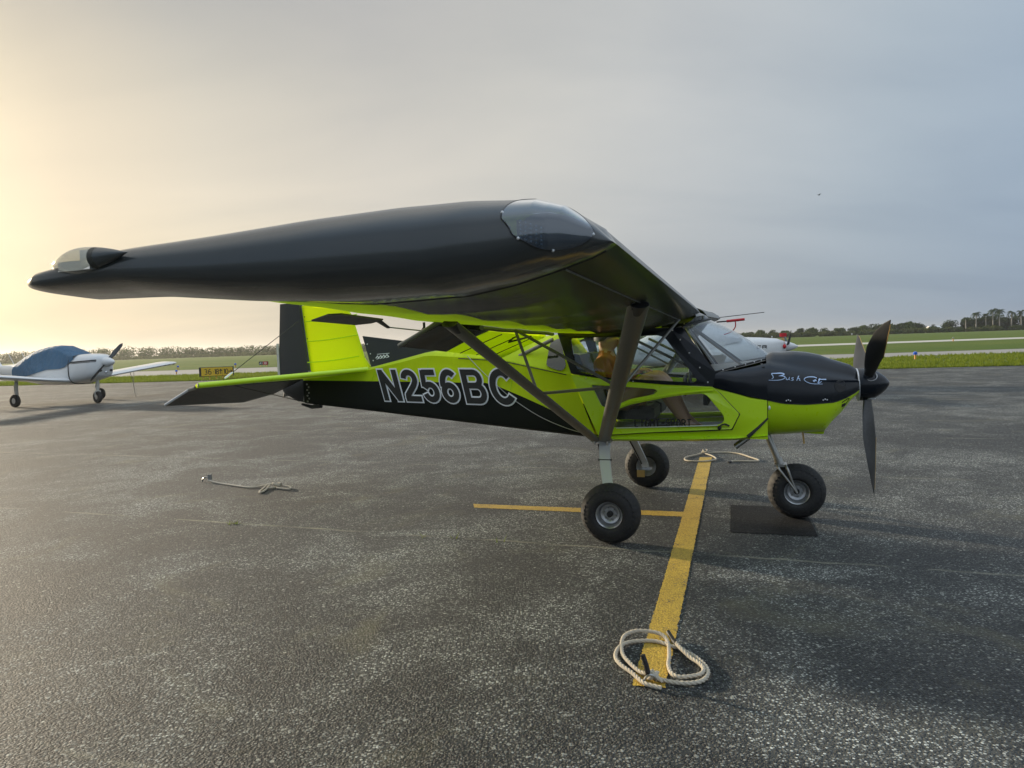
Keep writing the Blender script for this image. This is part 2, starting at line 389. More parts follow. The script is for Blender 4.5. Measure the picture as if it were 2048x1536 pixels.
def line_paint():
    t = NT('worn_yellow_line_paint'); c, h, mid = asphalt_color(t); v = t.coord()
    n = t.noise(v, 70, 3, .7); n2 = t.noise(v, 5, 5, .7)
    y = t.mix(n2, (.52, .33, .035), (.74, .52, .08))
    y = t.mix(t.ramp(t.noise(v, 120, 2, .6), [(.35, .8), (.6, 0.0)]), y, (.26, .16, .03))
    gap = t.ramp(t.math('ADD', t.math('MULTIPLY', n, .6), t.math('MULTIPLY', n2, .5)), [(.41, 1.0), (.49, 0.0)])
    c = t.mix(gap, y, c)
    return t.surf(t.node('ShaderNodeBsdfPrincipled', {'Base Color': c, 'Roughness': .6, 'Normal': t.bump(h, .6, .005)}).outputs[0])
M['line'] = line_paint()
def grass_mat(name='grass_field'):
    t = NT(name); v = t.coord()
    a = t.noise(v, .06, 6, .6, .5); b = t.noise(v, .5, 5, .65); d = t.noise(v, 7, 4, .7)
    rows = t.noise(t.coord((.05, .9, 1), R(18)), 1.0, 3, .6)
    c = t.mix(t.ramp(a, [(.35, 0.0), (.65, 1.0)]), (.075, .128, .014), (.125, .165, .022))
    c = t.mix(t.ramp(b, [(.45, 0.0), (.75, .7)]), c, (.170, .170, .036))
    c = t.mix(t.ramp(rows, [(.42, 0.0), (.7, .55)]), c, (.055, .10, .014))
    c = t.mix(t.ramp(d, [(.3, .6), (.6, 0.0)]), c, (.04, .07, .012))
    return t.surf(t.node('ShaderNodeBsdfPrincipled', {'Base Color': c, 'Roughness': .85, 'Specular IOR Level': .15, 'Normal': t.bump(t.math('ADD', d, b), .9, .08)}).outputs[0])
M['grass'] = grass_mat()
def road_mat(name, c0, c1):
    t = NT(name); v = t.coord(); n = t.noise(v, .3, 5, .6); n2 = t.noise(v, 6, 4, .7)
    c = t.mix(n, c0, c1); c = t.mix(t.math('MULTIPLY', n2, .4), c, tuple(x * .7 for x in c0))
    return t.surf(t.node('ShaderNodeBsdfPrincipled', {'Base Color': c, 'Roughness': .75}).outputs[0])
M['taxi'] = road_mat('pale_taxiway_asphalt', (.25, .24, .22), (.33, .32, .29))
M['runway'] = road_mat('pale_runway_concrete', (.44, .43, .38), (.52, .50, .45))
M['shoulder'] = road_mat('dark_road_edge', (.03, .035, .015), (.05, .05, .02))

def flat(name, pts, z, mat, sub=None):
    mb = MB(); mb.add([(x, y, z) for x, y in pts], [tuple(range(len(pts)))])
    return tag(obj(name, mb, mat, smooth=0), kind='structure')
flat('ground', [(-3000, -600), (3000, -600), (3000, 4200), (-3000, 4200)], -.030, M['grass'])
flat('apron', [(-90, -60), (90, -60), (90, 12.5), (60, 17.5), (20.9, 28.9), (15.56, 29.95), (-14.1, 41.9), (-26, 44.1), (-90, 56)], 0.0, M['asphalt'])
flat('taxiway', [(-120, 66), (-60, 60.5), (-27, 57.2), (-18.7, 56.1), (-2, 50.5), (12, 45.6), (19, 44.2), (32, 44.4), (80, 44.8), (160, 46),
                 (160, 54), (37, 51.8), (27, 52), (8, 60), (-12, 70), (-25, 75), (-35, 76), (-120, 82)], -.020, M['taxi'])
flat('taxiway_edge', [(-120, 82.15), (-35, 76.15), (-25, 75.15), (-12, 70.15), (8, 60.15), (27, 52.15), (37, 51.95), (160, 54.15),
                      (160, 54.9), (37, 52.7), (27, 52.9), (8, 60.9), (-12, 71.1), (-25, 76.3), (-35, 77.3), (-120, 83.3)], -.024, M['shoulder'])
flat('runway', [(20, 92.2), (35.7, 93.4), (69.6, 96.4), (420, 127), (420, 142), (80, 110.8), (41.9, 109.2), (20, 107.5)], -.020, M['runway'])
rgl = random.Random(77)
def ragged(a0, a1, b0, b1, n, j):
    L = [lerp(Vector((*a0, 0)), Vector((*a1, 0)), k / n) for k in range(n + 1)]; Q = [lerp(Vector((*b0, 0)), Vector((*b1, 0)), k / n) for k in range(n + 1)]
    return [(p.x + rgl.uniform(-j, j), p.y + rgl.uniform(-j, j)) for p in L] + [(p.x + rgl.uniform(-j, j), p.y + rgl.uniform(-j, j)) for p in Q[::-1]]
flat('yellow_line', ragged((.645, 3.115), (2.585, 9.225), (.5, 3.145), (2.435, 9.265), 420, .0045), .004, M['line'])
flat('yellow_cross_line', ragged((-.40, 6.80), (1.49, 6.175), (-.42, 6.965), (1.54, 6.345), 140, .007), .0025, M['line'])
flat('asphalt_patch', ragged((1.72, 5.63), (2.33, 5.42), (2.0, 6.56), (2.60, 6.35), 120, .005), .004, M['patch'])

# ------------------------------------------------------------------ vegetation
def leaf_mat(name, a, b, trans=.25):
    t = NT(name); g = t.node('ShaderNodeNewGeometry'); oi = t.node('ShaderNodeObjectInfo')
    r = t.math('FRACT', t.math('ADD', g.outputs['Random Per Island'], t.math('MULTIPLY', oi.outputs['Random'], .37)))
    c = t.mix(r, a, b); n = t.noise(t.coord(), .35, 3, .6)
    c = t.mix(t.ramp(n, [(.35, .45), (.65, 0.0)]), c, tuple(x * .55 for x in a))
    d = t.node('ShaderNodeBsdfDiffuse', {'Color': c}).outputs[0]; tr = t.node('ShaderNodeBsdfTranslucent', {'Color': c}).outputs[0]
    return t.surf(t.node('ShaderNodeMixShader', {0: trans, 1: d, 2: tr}).outputs[0])
M['leaf'] = leaf_mat('broadleaf_foliage', (.050, .085, .022), (.100, .140, .042))
M['leaf_dark'] = leaf_mat('dark_foliage', (.036, .062, .024), (.070, .098, .038))
M['leaf_scrub'] = leaf_mat('scrub_foliage', (.075, .105, .030), (.135, .150, .055))
M['frond'] = leaf_mat('palm_fronds', (.030, .055, .025), (.060, .085, .035))
M['bark'] = paint('grey_bark', (.20, .17, .14), .85)
M['palm_bark'] = paint('pale_palm_trunk', (.27, .26, .24), .8, var=.15)
M['blade'] = leaf_mat('grass_blades', (.16, .23, .026), (.27, .30, .055), .4)

def leaf_cards(mb, c, rad, n, size, rng):
    for _ in range(n):
        d = Vector((rng.gauss(0, 1), rng.gauss(0, 1), rng.gauss(0, 1))).normalized(); k = rng.uniform(.55, 1.06)
        p = Vector((c[0] + d.x * rad[0] * k, c[1] + d.y * rad[1] * k, c[2] + d.z * rad[2] * k))
        if p.z < .1: p.z = rng.uniform(.1, .6)
        nrm = (d + Vector((rng.uniform(-.8, .8), rng.uniform(-.8, .8), rng.uniform(-.5, .9)))).normalized(); u = nrm.orthogonal().normalized(); w = nrm.cross(u)
        a = rng.uniform(0, 6.3); u, w = u * math.cos(a) + w * math.sin(a), w * math.cos(a) - u * math.sin(a)
        s1 = size * rng.uniform(.6, 1.3); s2 = size * rng.uniform(.4, .9)
        mb.add([p - u * s1, p + w * s2 * .7, p + u * s1, p - w * s2 * .7], [(0, 1, 2, 3)])
def crown_mesh(seed, h, w, n=9, cards=70, size=.42, base=.12):
    rng = random.Random(seed); mb = MB()
    for i in range(n):
        a = rng.uniform(0, 6.28); rr = rng.uniform(0, .34) * w; zz = rng.uniform(base + .22, .80) * h
        cr = rng.uniform(.16, .27) * w
        leaf_cards(mb, (rr * math.cos(a), rr * math.sin(a), zz), (cr, cr, cr * rng.uniform(.6, .85)), cards, size, rng)
    return mb
def trunk_mb(h, w, rng):
    mb = MB(); mb.tube([(0, 0, 0), (.1, 0, h * .2), (.05, .1, h * .55)], [.05 * h * .5, .04 * h * .5, .02 * h * .5], 7)
    for k in range(4):
        a = rng.uniform(0, 6.28); mb.tube([(.1, 0, h * .25), (math.cos(a) * w * .15, math.sin(a) * w * .15, h * .42), (math.cos(a) * w * .3, math.sin(a) * w * .3, h * .62)], [.018 * h, .012 * h, .006 * h], 5)
    return mb
protos = []
for k, (h, w, mt) in enumerate([(5.2, 8.5, 'leaf'), (6.4, 9.5, 'leaf_dark'), (4.2, 7.5, 'leaf'), (5.6, 7.0, 'leaf_dark'), (3.6, 8.0, 'leaf_scrub')]):
    rng = random.Random(40 + k)
    protos.append((h, w, crown_mesh(100 + k, h, w, 15, 120, .50, -.10).mesh('crown', M[mt], 0), trunk_mb(h, w, rng).mesh('trunk', M['bark'], 35)))
def far_tree(x, y, k, sc, rz, label, group):
    h, w, cm, tm = protos[k]
    r = thing('tree', label, 'tree', (x, y, -.03), rz, group); r.scale = (sc, sc, sc)
    link('crown', cm, r); link('trunk', tm, r); return r

# row of separate trees beyond the field on the right
G_T = 'broadleaf trees lined up beyond the far grass on the right'
rng = random.Random(5)
row = [(142, 440, 3.4), (148.2, 440, 4.1), (153.7, 438, 4.8), (160.7, 436, 4.85), (167.6, 434, 4.0), (175.9, 432, 5.2), (182.7, 430, 5.2), (189.3, 428, 4.6), (197.4, 426, 4.9), (204, 424, 5.0),
       (209.8, 422, 5.3), (216.8, 421, 5.6), (221.7, 418, 5.9), (227.9, 416, 6.7), (232.6, 414, 6.8), (237.3, 412, 5.2), (243, 410, 3.8),
       (258, 403, 7.3), (262, 404, 7.6), (267, 401, 8.2), (271.2, 400, 8.0), (275.4, 397, 7.6), (279.6, 396, 8.0), (285, 393, 7.6), (291, 391, 7.8)]
for i, (x, y, h) in enumerate(row):
    k = (i * 3 + (1 if i > 16 else 0)) % 4 if i < 17 else (1, 3)[i % 2]
    far_tree(x, y, k, h / protos[k][0] * rng.uniform(1.0, 1.12), rng.uniform(0, 6), 'leafy tree in the distant row beyond the right-hand grass field', G_T)
far_tree(250.5, 407, 1, 1.05, 1.0, 'dark rounded tree standing apart, just left of the palm grove', None)
G_S = 'low scrub bushes in front of the right-hand tree row'
for i in range(52):
    x = lerp(128, 296, i / 51) + rng.uniform(-1.5, 1.5); y = lerp(436, 386, i / 51) - 6 + rng.uniform(-2, 2)
    r = thing('bush', 'low scrub bush along the foot of the distant right-hand trees', 'bush', (x, y, -.03), rng.uniform(0, 6), G_S)
    k = (4, 2, 4)[i % 3]; s = rng.uniform(2.1, 3.0) / protos[k][0]; r.scale = (s * 1.25, s, s); link('foliage', protos[k][2], r)
def palm(x, y, h, seed, label, group):
    rg = random.Random(seed); r = thing('palm_tree', label, 'palm tree', (x, y, -.03), rg.uniform(0, 6), group)
    mb = MB(); th = h * .74; mb.tube([(0, 0, 0), (.05, 0, th * .4), (.1, .05, th * .8), (.1, .05, th)], [.26, .30, .26, .20], 9); obj('trunk', mb, M['palm_bark'], r)
    f = MB(); f.tube([(.1, .05, th), (.1, .05, th + h * .1)], [.22, .12], 7)
    nf = 19
    for i in range(nf):
        a = i * 2.4 + rg.uniform(-.2, .2); up = rg.uniform(-.25, 1.0); L = h * .27 * rg.uniform(.8, 1.15)
        d = Vector((math.cos(a), math.sin(a), 0)); sd = Vector((-d.y, d.x, 0)); base = Vector((.1, .05, th + h * .08)); pts = []
        for k in range(8):
            t = k / 7; pts.append(base + d * (L * (t * (1 - .18 * t))) + Vector((0, 0, L * (up * t - .85 * t * t))))
        for k in range(7):
            wd = .55 * L * math.sin(math.pi * min(.93, .16 + k / 8)) * .42
            for s in (1, -1):
                f.add([pts[k], pts[k + 1], lerp(pts[k], pts[k + 1], .8) + sd * s * wd + d * .25 - Vector((0, 0, wd * rg.uniform(.5, 1.0)))], [(0, 1, 2)])
    obj('crown', f, M['frond'], r, 0); return r
G_P = 'tall royal palms at the right edge'
PLB = ['palm with a full crown, second from the left in the far right grove', 'palm just left of the tallest one in the far right grove', 'tallest palm in the grove at the far right', 'palm whose crown touches the tallest palm on its right', 'palm standing clear of the others, second from the right edge', 'rightmost palm, at the very edge of the view', 'shortest palm, leftmost of the grove at the far right']
for i, (x, y, h) in enumerate([(258.6, 395, 12.4), (264.2, 395, 11.4), (266, 392, 14.0), (269.0, 391, 13.4), (274.8, 390, 12.2), (278.8, 388, 12.3), (254.3, 397, 9.4)]):
    palm(x, y, h, 70 + i, PLB[i], G_P)
palm(217.4, 428, 7.4, 90, 'small palm poking above the middle of the distant tree row', None)
palm(254.5, 428, 5.6, 91, 'short palm beside the distant white roof', None)
# far wood on the left: reads as one mass
mb = MB(); rg = random.Random(3)
def wood(mb, x0, y0, x1, y1, n, hf):
    for i in range(n):
        t = i / (n - 1); x = lerp(x0, x1, t) + rg.uniform(-1.5, 1.5); y = lerp(y0, y1, t) + rg.uniform(-4, 8); h = hf(x) * rg.uniform(.86, 1.06)
        if rg.random() < .05: h *= 1.25
        w = rg.uniform(2.8, 7.0)
        leaf_cards(mb, (x, y, h * .62), (w, w * .7, h * .40), 95, .62, rg); leaf_cards(mb, (x, y - 1.5, h * .28), (w, w * .6, h * .32), 55, .7, rg)
wood(mb, -340, 446, 160, 452, 250, lambda x: interp(x, [-330, -262, -222, -194, -147, 0, 160], [7.5, 7.9, 7.6, 6.2, 6.2, 5.0, 3.8]))
tag(obj('forest', mb, M['leaf'], None, 0), 'low dark green wood along the horizon on the left', 'forest', kind='stuff')
mb = MB()
wood(mb, -330, 425, 150, 432, 150, lambda x: 2.0)
tag(obj('tall_grass_belt', mb, M['leaf_scrub'], None, 0), 'pale band of tall scrub in front of the wood', 'scrub', kind='stuff')
# grass tufts along the near grass strip
mb = MB(); rg = random.Random(9)
def apron_y(x): return interp(x, [-90, -26, -14.1, 15.56, 20.9, 60, 90], [56, 44.1, 41.9, 29.95, 28.9, 17.5, 12.5])
def tuft(mb, x, y, h, n):
    for _ in range(n):
        a = rg.uniform(0, 6.28); b = rg.uniform(.2, .7) * h; w = rg.uniform(.012, .028); cx, cy = x + rg.uniform(-.06, .06), y + rg.uniform(-.06, .06); ca, sa = math.cos(a), math.sin(a)
        hh = h * rg.uniform(.6, 1.1)
        mb.add([(cx - sa * w, cy + ca * w, -.03), (cx + sa * w, cy - ca * w, -.03), (cx + ca * b, cy + sa * b, hh)], [(0, 1, 2)])
def taxi_near(x): return interp(x, [-60, -27, -18.7, -2, 12, 19, 32, 80], [60.5, 57.2, 56.1, 50.5, 45.6, 44.2, 44.4, 44.8])
for x0, x1, n in ((-38, -12, 7500), (9, 40, 9500)):
    for _ in range(n):
        x = rg.uniform(x0, x1); a, b = apron_y(x), taxi_near(x); y = a + (b - a) * rg.random() ** 1.3
        if y > a + .02: tuft(mb, x, y, rg.uniform(.05, .16), 4)
    for _ in range(1800):
        x = rg.uniform(x0, x1); tuft(mb, x, apron_y(x) + rg.uniform(-.12, .2), rg.uniform(.05, .13), 4)
tag(obj('grass_tufts', mb, M['blade'], None, 0), 'rough grass growing along the apron edge', 'grass', kind='stuff')
mb = MB(); rg = random.Random(19)
for x, y, n in ((-2.6, 6.47, 16), (-.8, 5.8, 3), (-.5, 5.73, 4), (-.15, 5.58, 3)):
    for _ in range(n):
        a = rg.uniform(0, 6.28); L = rg.uniform(.03, .07); ca, sa = math.cos(a), math.sin(a); x2, y2 = x + rg.uniform(-.05, .05), y + rg.uniform(-.03, .03)
        mb.add([(x2 - sa * .005, y2 + ca * .005, 0), (x2 + sa * .005, y2 - ca * .005, 0), (x2 + ca * L, y2 + sa * L, rg.uniform(.02, .06))], [(0, 1, 2)])
tag(obj('weed', mb, M['blade'], None, 0), 'small weeds sprouting from the paving joint', 'weed', kind='stuff')

# distant house with a white roof
h = thing('house', 'small distant house with a white roof among the trees', 'house', (263.2, 440, -.03), .1)
mb = MB(); mb.box((-4.6, -3, 0), (4.6, 3, 2.6)); obj('wall', mb, M['white_dirty'], h)
mb = MB(); mb.add([(-5, -3.6, 2.6), (5, -3.6, 2.6), (5, 3.6, 2.6), (-5, 3.6, 2.6), (-5, 0, 4.1), (5, 0, 4.1)], [(0, 1, 5, 4), (2, 3, 4, 5), (0, 4, 3), (1, 2, 5), (0, 3, 2, 1)]); obj('roof', mb, M['white'], h, 0)

# ------------------------------------------------------------------ airfield signs and lights
def text_strokes(parent, name, strokes, w, P, mat, up=0.0):
    """flat lettering: strokes in 2-D, P(u, v, lift) places them"""
    mb = MB()
    for i, s in enumerate(strokes):
        pts, closed, ww = s if isinstance(s, tuple) else (s, False, w)
        vs, fs = stroke(pts, ww or w, closed); mb.add([P(v[0], v[1], up + i * .00035) for v in vs], fs)
    return obj(name, mb, mat, parent, 0)
def sgn(c, x, y, h, w=None):
    """thin sign characters, h tall at x, y"""
    k = w or h * .5; o = lambda L: [(x + a * k, y + b * h) for a, b in L]
    D = {'1': [o([(.5, 0), (.5, 1)]), o([(.5, 1), (.25, .82)])],
         '0': [(o(arc(.5, .5, .42, .48, 0, 345, 20)), True, None)], '8': [(o(arc(.5, .26, .40, .25, 0, 345, 16)), True, None), (o(arc(.5, .75, .34, .22, 0, 345, 16)), True, None)],
         '3': [o(arc(.45, .75, .42, .24, 140, -90, 12) + arc(.45, .26, .45, .25, 90, -140, 12))],
         '6': [(o(arc(.5, .30, .42, .29, 0, 345, 18)), True, None), o(arc(.58, .42, .5, .57, 178, 70, 10))],
         'A': [o([(0, 0), (.5, 1)]), o([(.5, 1), (1, 0)]), o([(.2, .35), (.8, .35)])],
         'R': [o([(0, 0), (0, 1)]), o([(0, 1), (.6, 1), (.9, .88), (.9, .62), (.6, .5), (0, .5)]), o([(.5, .5), (1, 0)])],
         'E': [o([(0, 0), (0, 1)]), o([(0, 1), (.9, 1)]), o([(0, .5), (.8, .5)]), o([(0, 0), (.9, 0)])],
         '>': [o([(0, .5), (1.0, .5)]), o([(.55, .85), (1.0, .5)]), o([(.55, .15), (1.0, .5)])],
         '^': [o([(.5, 0), (.5, 1)]), o([(.1, .6), (.5, 1)]), o([(.9, .6), (.5, 1)])],
         '.': [o([(.4, .45), (.4, .55)])], '|': [o([(.5, -.3), (.5, 1.3)])],
         'L': [o([(0, 1), (0, 0)]), o([(0, 0), (.85, 0)])], 'I': [o([(.5, 0), (.5, 1)])], 'T': [o([(.5, 0), (.5, 1)]), o([(0, 1), (1, 1)])], 'H': [o([(0, 0), (0, 1)]), o([(1, 0), (1, 1)]), o([(0, .5), (1, .5)])],
         'G': [o(arc(.5, .5, .48, .5, 45, 360, 18)), o([(.98, .45), (.6, .45)])], '-': [o([(.1, .5), (.9, .5)])],
         'S': [o(arc(.5, .75, .42, .24, 30, 250, 12) + arc(.5, .25, .44, .25, 90, -150, 12))], 'P': [o([(0, 0), (0, 1)]), o([(0, 1), (.6, 1), (.9, .9), (.9, .6), (.6, .48), (0, .48)])], 'O': [(o(arc(.5, .5, .48, .5, 0, 345, 22)), True, None)],
         'N': [o([(0, 0), (0, 1)]), o([(0, 1), (1, 0)]), o([(1, 0), (1, 1)])]}
    return D[c]
sg = thing('taxiway_sign', 'yellow taxiway direction sign with black numerals and an arrow on the grass', 'sign', (-18.55, 44.6, -.03), R(6))
mb = MB(); mb.box((-1.0, -.09, .22), (1.06, .09, .80)); obj('cabinet', mb, M['dark_trim'], sg)
mb = MB(); mb.box((-.86, -.105, .25), (.62 - .22, -.092, .77)); obj('panel', mb, M['yellow_sign'], sg)
mb = MB(); mb.box((.415, -.105, .25), (1.03, -.092, .77)); obj('panel', mb, M['yellow_sign'], sg)
for x in (-.8, -.4, 0, .4, .8):
    mb = MB(); mb.tube([(x, 0, 0), (x, 0, .23)], .03, 8); mb.box((x - .09, -.09, .0), (x + .09, .09, .03)); obj('leg', mb, M['orange_post'], sg)
ST = []
for c, x in (('3', -.68), ('6', -.44), ('.', -.20), ('1', -.10), ('8', .02), ('^', .22), ('1', .46), ('0', .58)): ST += sgn(c, x, .35, .31, .19)
ST += sgn('>', .80, .38, .25, .20)
text_strokes(sg, 'lettering', ST, .045, lambda u, v, l: (u, -.107 - l, v), M['decal_black'])
sg = thing('runway_sign', 'small black and red holding position sign far out on the grass', 'sign', (-28.4, 81.5, -.03), R(6))
mb = MB(); mb.box((-.50, -.08, .18), (.52, .08, .58)); obj('cabinet', mb, M['dark_trim'], sg)
mb = MB(); mb.box((-.05, -.095, .20), (.46, -.082, .56)); obj('panel', mb, M['red_sign'], sg)
for x in (-.35, .35):
    mb = MB(); mb.tube([(x, 0, 0), (x, 0, .2)], .03, 8); obj('leg', mb, M['orange_post'], sg)
ST = sgn('A', -.42, .27, .22, .16) + sgn('1', -.22, .27, .22, .16)
text_strokes(sg, 'lettering', ST, .035, lambda u, v, l: (u, -.082 - l, v), M['decal_white'])
ST = sgn('1', .04, .27, .22, .16) + sgn('0', .18, .27, .22, .16)
text_strokes(sg, 'lettering', ST, .035, lambda u, v, l: (u, -.098 - l, v), M['decal_white'])
def taxi_light(x, y, label, s=1.0, lens='blue_lens', group=None):
    r = thing('taxiway_light', label, 'light', (x, y, -.03), 0, group)
    mb = MB(); mb.tube([(0, 0, 0), (0, 0, .26 * s)], [.055 * s, .05 * s], 10); obj('post', mb, M['orange_post'], r)
    mb = MB(); mb.tube([(0, 0, .26 * s), (0, 0, .30 * s), (0, 0, .40 * s), (0, 0, .43 * s)], [.10 * s, .11 * s, .10 * s, .03 * s], 12); obj('lens', mb, M[lens], r)
taxi_light(22.6, 39.7, 'blue taxiway edge light on an orange post, beyond the propeller')
taxi_light(-28.3, 60.0, 'nearer blue taxiway light beyond the white wing tip', .9)
taxi_light(-37.2, 79.3, 'farther blue taxiway light beyond the white wing tip', 1.1)
taxi_light(-32.0, 82.4, 'blue taxiway light out on the grass above the yellow sign', 1.1)
taxi_light(59.4, 95.4, 'pale runway edge light beside the far right runway', 1.2, 'lens_clear')
for x, y in ((240, 396), (193, 402), (150, 408), (137, 410), (258, 392), (275, 388)):
    r = thing('marker', 'small white marker post at the foot of the distant trees', 'marker', (x, y, -.03), 0, 'white markers along the distant tree line')
    mb = MB(); mb.tube([(0, 0, 0), (0, 0, .5)], .08, 6); obj('post', mb, M['white_dirty'], r)
    mb = MB(); mb.box((-.4, -.05, .5), (.4, .05, 1.2)); obj('plate', mb, M['white'], r)
# bird
mb = MB(); mb.sphere((0, 0, 0), .26, .07, .07, 10, 6)
mb.add([(.1, 0, .03), (-.1, 0, .03), (-.22, .36, .20), (.02, .40, .20)], [(0, 1, 2, 3)]); mb.add([(.1, 0, .03), (-.1, 0, .03), (-.22, -.36, .14), (.02, -.40, .14)], [(3, 2, 1, 0)])
mb.add([(-.22, -.03, 0), (-.22, .03, 0), (-.42, .07, .02), (-.42, -.07, .02)], [(0, 1, 2, 3)])
b = obj('bird', mb, M['dark_trim'], None); b.location = (52.28, 120, 24.7); b.rotation_euler = (0, 0, .5); tag(b, 'tiny dark bird flying high in the sky on the right', 'bird')

# ------------------------------------------------------------------ the lime and black high-wing aeroplane (x forward, y to its left, z up)
AC = thing('light_aircraft', 'lime green and black high-wing two-seater with registration letters along its side', 'aeroplane', AC_O, AC_YAW)
HX = ([-3.5, -2.62, -1.9, -1.0, -.2, .7, .95, 1.16], [.05, .17, .29, .44, .56, .55, .50, .40])
def hw(x): return interp(x, *HX)
def f_bot(x): return .735 + .0877 * (-.2 - x)
def f_div(x): return interp(x, [-3.45, -2.342, -1.226, -1.076, -.918, -.642, -.214], [1.262, 1.243, 1.223, 1.165, 1.105, .990, .752])
def f_lon(x): return interp(x, [-3.45, -2.62, -2.2, -1.9, -1.1, -.433], [1.275, 1.355, 1.43, 1.49, 1.435, 1.292])
def f_spi(x): return interp(x, [-3.45, -2.62, -1.95, -1.85, -1.2, -.55], [1.295, 1.385, 1.522, 1.535, 1.60, 1.655])
NU = 34
def row(xe, f, yfac, u, s): 
    x = lerp(-3.45, xe, u); return (x, s * yfac * hw(x) if yfac > .03 else s * .018, f(x))
def wrinkle(x, z, a=.006): return a * math.sin(x * 9 + z * 14) * math.sin(x * 3.1 + 1.3)
for s in (-1, 1):
    low = []; mid = []; top = []
    for i in range(NU + 1):
        u = i / NU; xb = lerp(-3.45, -.215, u)
        def q(xe, f, yf, s=s, u=u): return row(xe, f, yf, u, s)
        b0 = q(-.215, f_bot, .86); b1 = q(-.222, lambda x: f_bot(x) + .02, .96); b2 = q(-.23, lambda x: min(f_bot(x) + .07, f_div(x)), 1.0)
        d = q(-.23, lambda x: max(f_div(x), f_bot(x) + .021), 1.0); ln = q(-.433, f_lon, 1.0); sp = q(-.55, f_spi, 0.0)
        mm = tuple(lerp(Vector(b2), Vector(d), .5)); low.append([b0, b1, b2, mm, d])
        r = []
        for k in range(7):
            p = lerp(Vector(d), Vector(ln), k / 6); p.y += s * (wrinkle(p.x, p.z, .004) - .010 * abs(math.sin(math.pi * (p.x + 3.45) / .62)) * math.sin(math.pi * k / 6)) * (1 if 0 < k < 6 and 0 < i < NU else 0); r.append(tuple(p))
        mid.append(r)
        r = []
        for k in range(6):
            t = k / 5; p = lerp(Vector(ln), Vector(sp), t); p.z += .035 * math.sin(math.pi * t) * u; p.y += s * .04 * math.sin(math.pi * t) * u; r.append(tuple(p))
        top.append(r)
    mb = MB(); mb.grid(low, flip=(s < 0)); obj('lower_side_panel', mb, M['black_side'], AC)
    mb = MB(); mb.grid(mid, flip=(s < 0)); obj('upper_side_panel', mb, M['lime_fabric'], AC)
    mb = MB(); mb.grid(top, flip=(s < 0)); obj('turtle_deck', mb, M['lime_fabric'], AC)
mb = MB(); rows = []
for i in range(NU + 1):
    u = i / NU; x = lerp(-3.45, -.215, u); rows.append([(x, -.86 * hw(x), f_bot(x)), (x, 0, f_bot(x) - .01), (x, .86 * hw(x), f_bot(x))])
mb.grid(rows); obj('belly_panel', mb, M['black_side'], AC)
mb = MB(); mb.add([(-3.45, -.05, 1.02), (-3.45, .05, 1.02), (-3.45, .05, 1.28), (-3.45, -.05, 1.28)], [(0, 1, 2, 3)]); obj('tail_post', mb, M['black_satin'], AC, 0)
for s in (-1, 1):
    for x in (-2.56, -1.92, -1.02):
        z0, z1 = f_div(x) + .01, f_lon(x)
        mb = MB(); mb.tube([(x + .01 * k, s * (hw(x) + .001), lerp(z0, z1, k / 4)) for k in range(5)], .0035, 5); obj('seam_piping', mb, M['lime_paint'], AC)
# thin lip lines and lacing cords down the side
for s in (-1, 1):
    mb = MB(); mb.tube([(lerp(-1.55, -.48, t), s * (hw(lerp(-1.55, -.48, t)) + .004), f_lon(lerp(-1.55, -.48, t)) - .012) for t in [k / 12 for k in range(13)]], .004, 5); obj('seam_piping', mb, M['dark_trim'], AC)
    pts = [(-1.45, 1.475), (-1.30, 1.33), (-1.15, 1.20), (-1.0, 1.08), (-.75, .93), (-.5, .83), (-.28, .775)]
    mb = MB(); mb.tube(catmull([(x, s * (hw(x) + .010), z) for x, z in pts], 5), .0035, 5); obj('control_cable', mb, M['steel'], AC)
# rear quarter windows
for s in (-1, 1):
    def warpq(x, z, d, s=s):
        zl, zs = f_lon(min(x, -.433)), f_spi(x); u = (x + 3.45) / 2.95; lo_, hi_ = 0.0, 1.0
        for _ in range(24):
            t = (lo_ + hi_) / 2
            if zl + (zs - zl) * t + .035 * math.sin(math.pi * t) * u < z: lo_ = t
            else: hi_ = t
        return (x, s * (lerp(hw(x), .018, t) + .04 * math.sin(math.pi * t) * u + .016 - d), z + .004)
    loop = rnd([(-.69, 1.575), (-.636, 1.602), (-.595, 1.605), (-.55, 1.506), (-.49, 1.366), (-.507, 1.327), (-.547, 1.324), (-.667, 1.365)], .03)
    obj('rear_window', plate(loop, [], .006, warpq), M['glass_rear'], AC)
    mb = MB(); mb.tube([(-.95, s * .36, 1.46), (-.62, s * .40, 1.60)], .018, 8); obj('frame_tube', mb, M['strut'], AC)

# cowling sections
CX = [1.155, 1.25, 1.35, 1.45, 1.53, 1.60, 1.65, 1.70, 1.76, 1.82, 1.868]
def sec(x):
    zb = interp(x, [1.155, 1.3, 1.47, 1.60, 1.64, 1.66, 1.731, 1.804, 1.868], [.722, .730, .744, .746, .80, .828, .905, 1.01, 1.072])
    w = interp(x, [1.155, 1.3, 1.5, 1.65, 1.75, 1.82, 1.868], [.402, .388, .345, .285, .225, .178, .142])
    zs = interp(x, [1.155, 1.282, 1.449, 1.672, 1.759, 1.84, 1.868], [1.048, 1.018, 1.007, 1.017, 1.046, 1.088, 1.108])
    zc = interp(x, [1.155, 1.46, 1.683, 1.832, 1.868], [1.350, 1.283, 1.232, 1.200, 1.190])
    zt = interp(x, [1.155, 1.20, 1.281, 1.373, 1.479, 1.58, 1.65, 1.817, 1.868], [1.405, 1.432, 1.428, 1.434, 1.421, 1.397, 1.366, 1.305, 1.262])
    return zb, w, zs, zc, zt
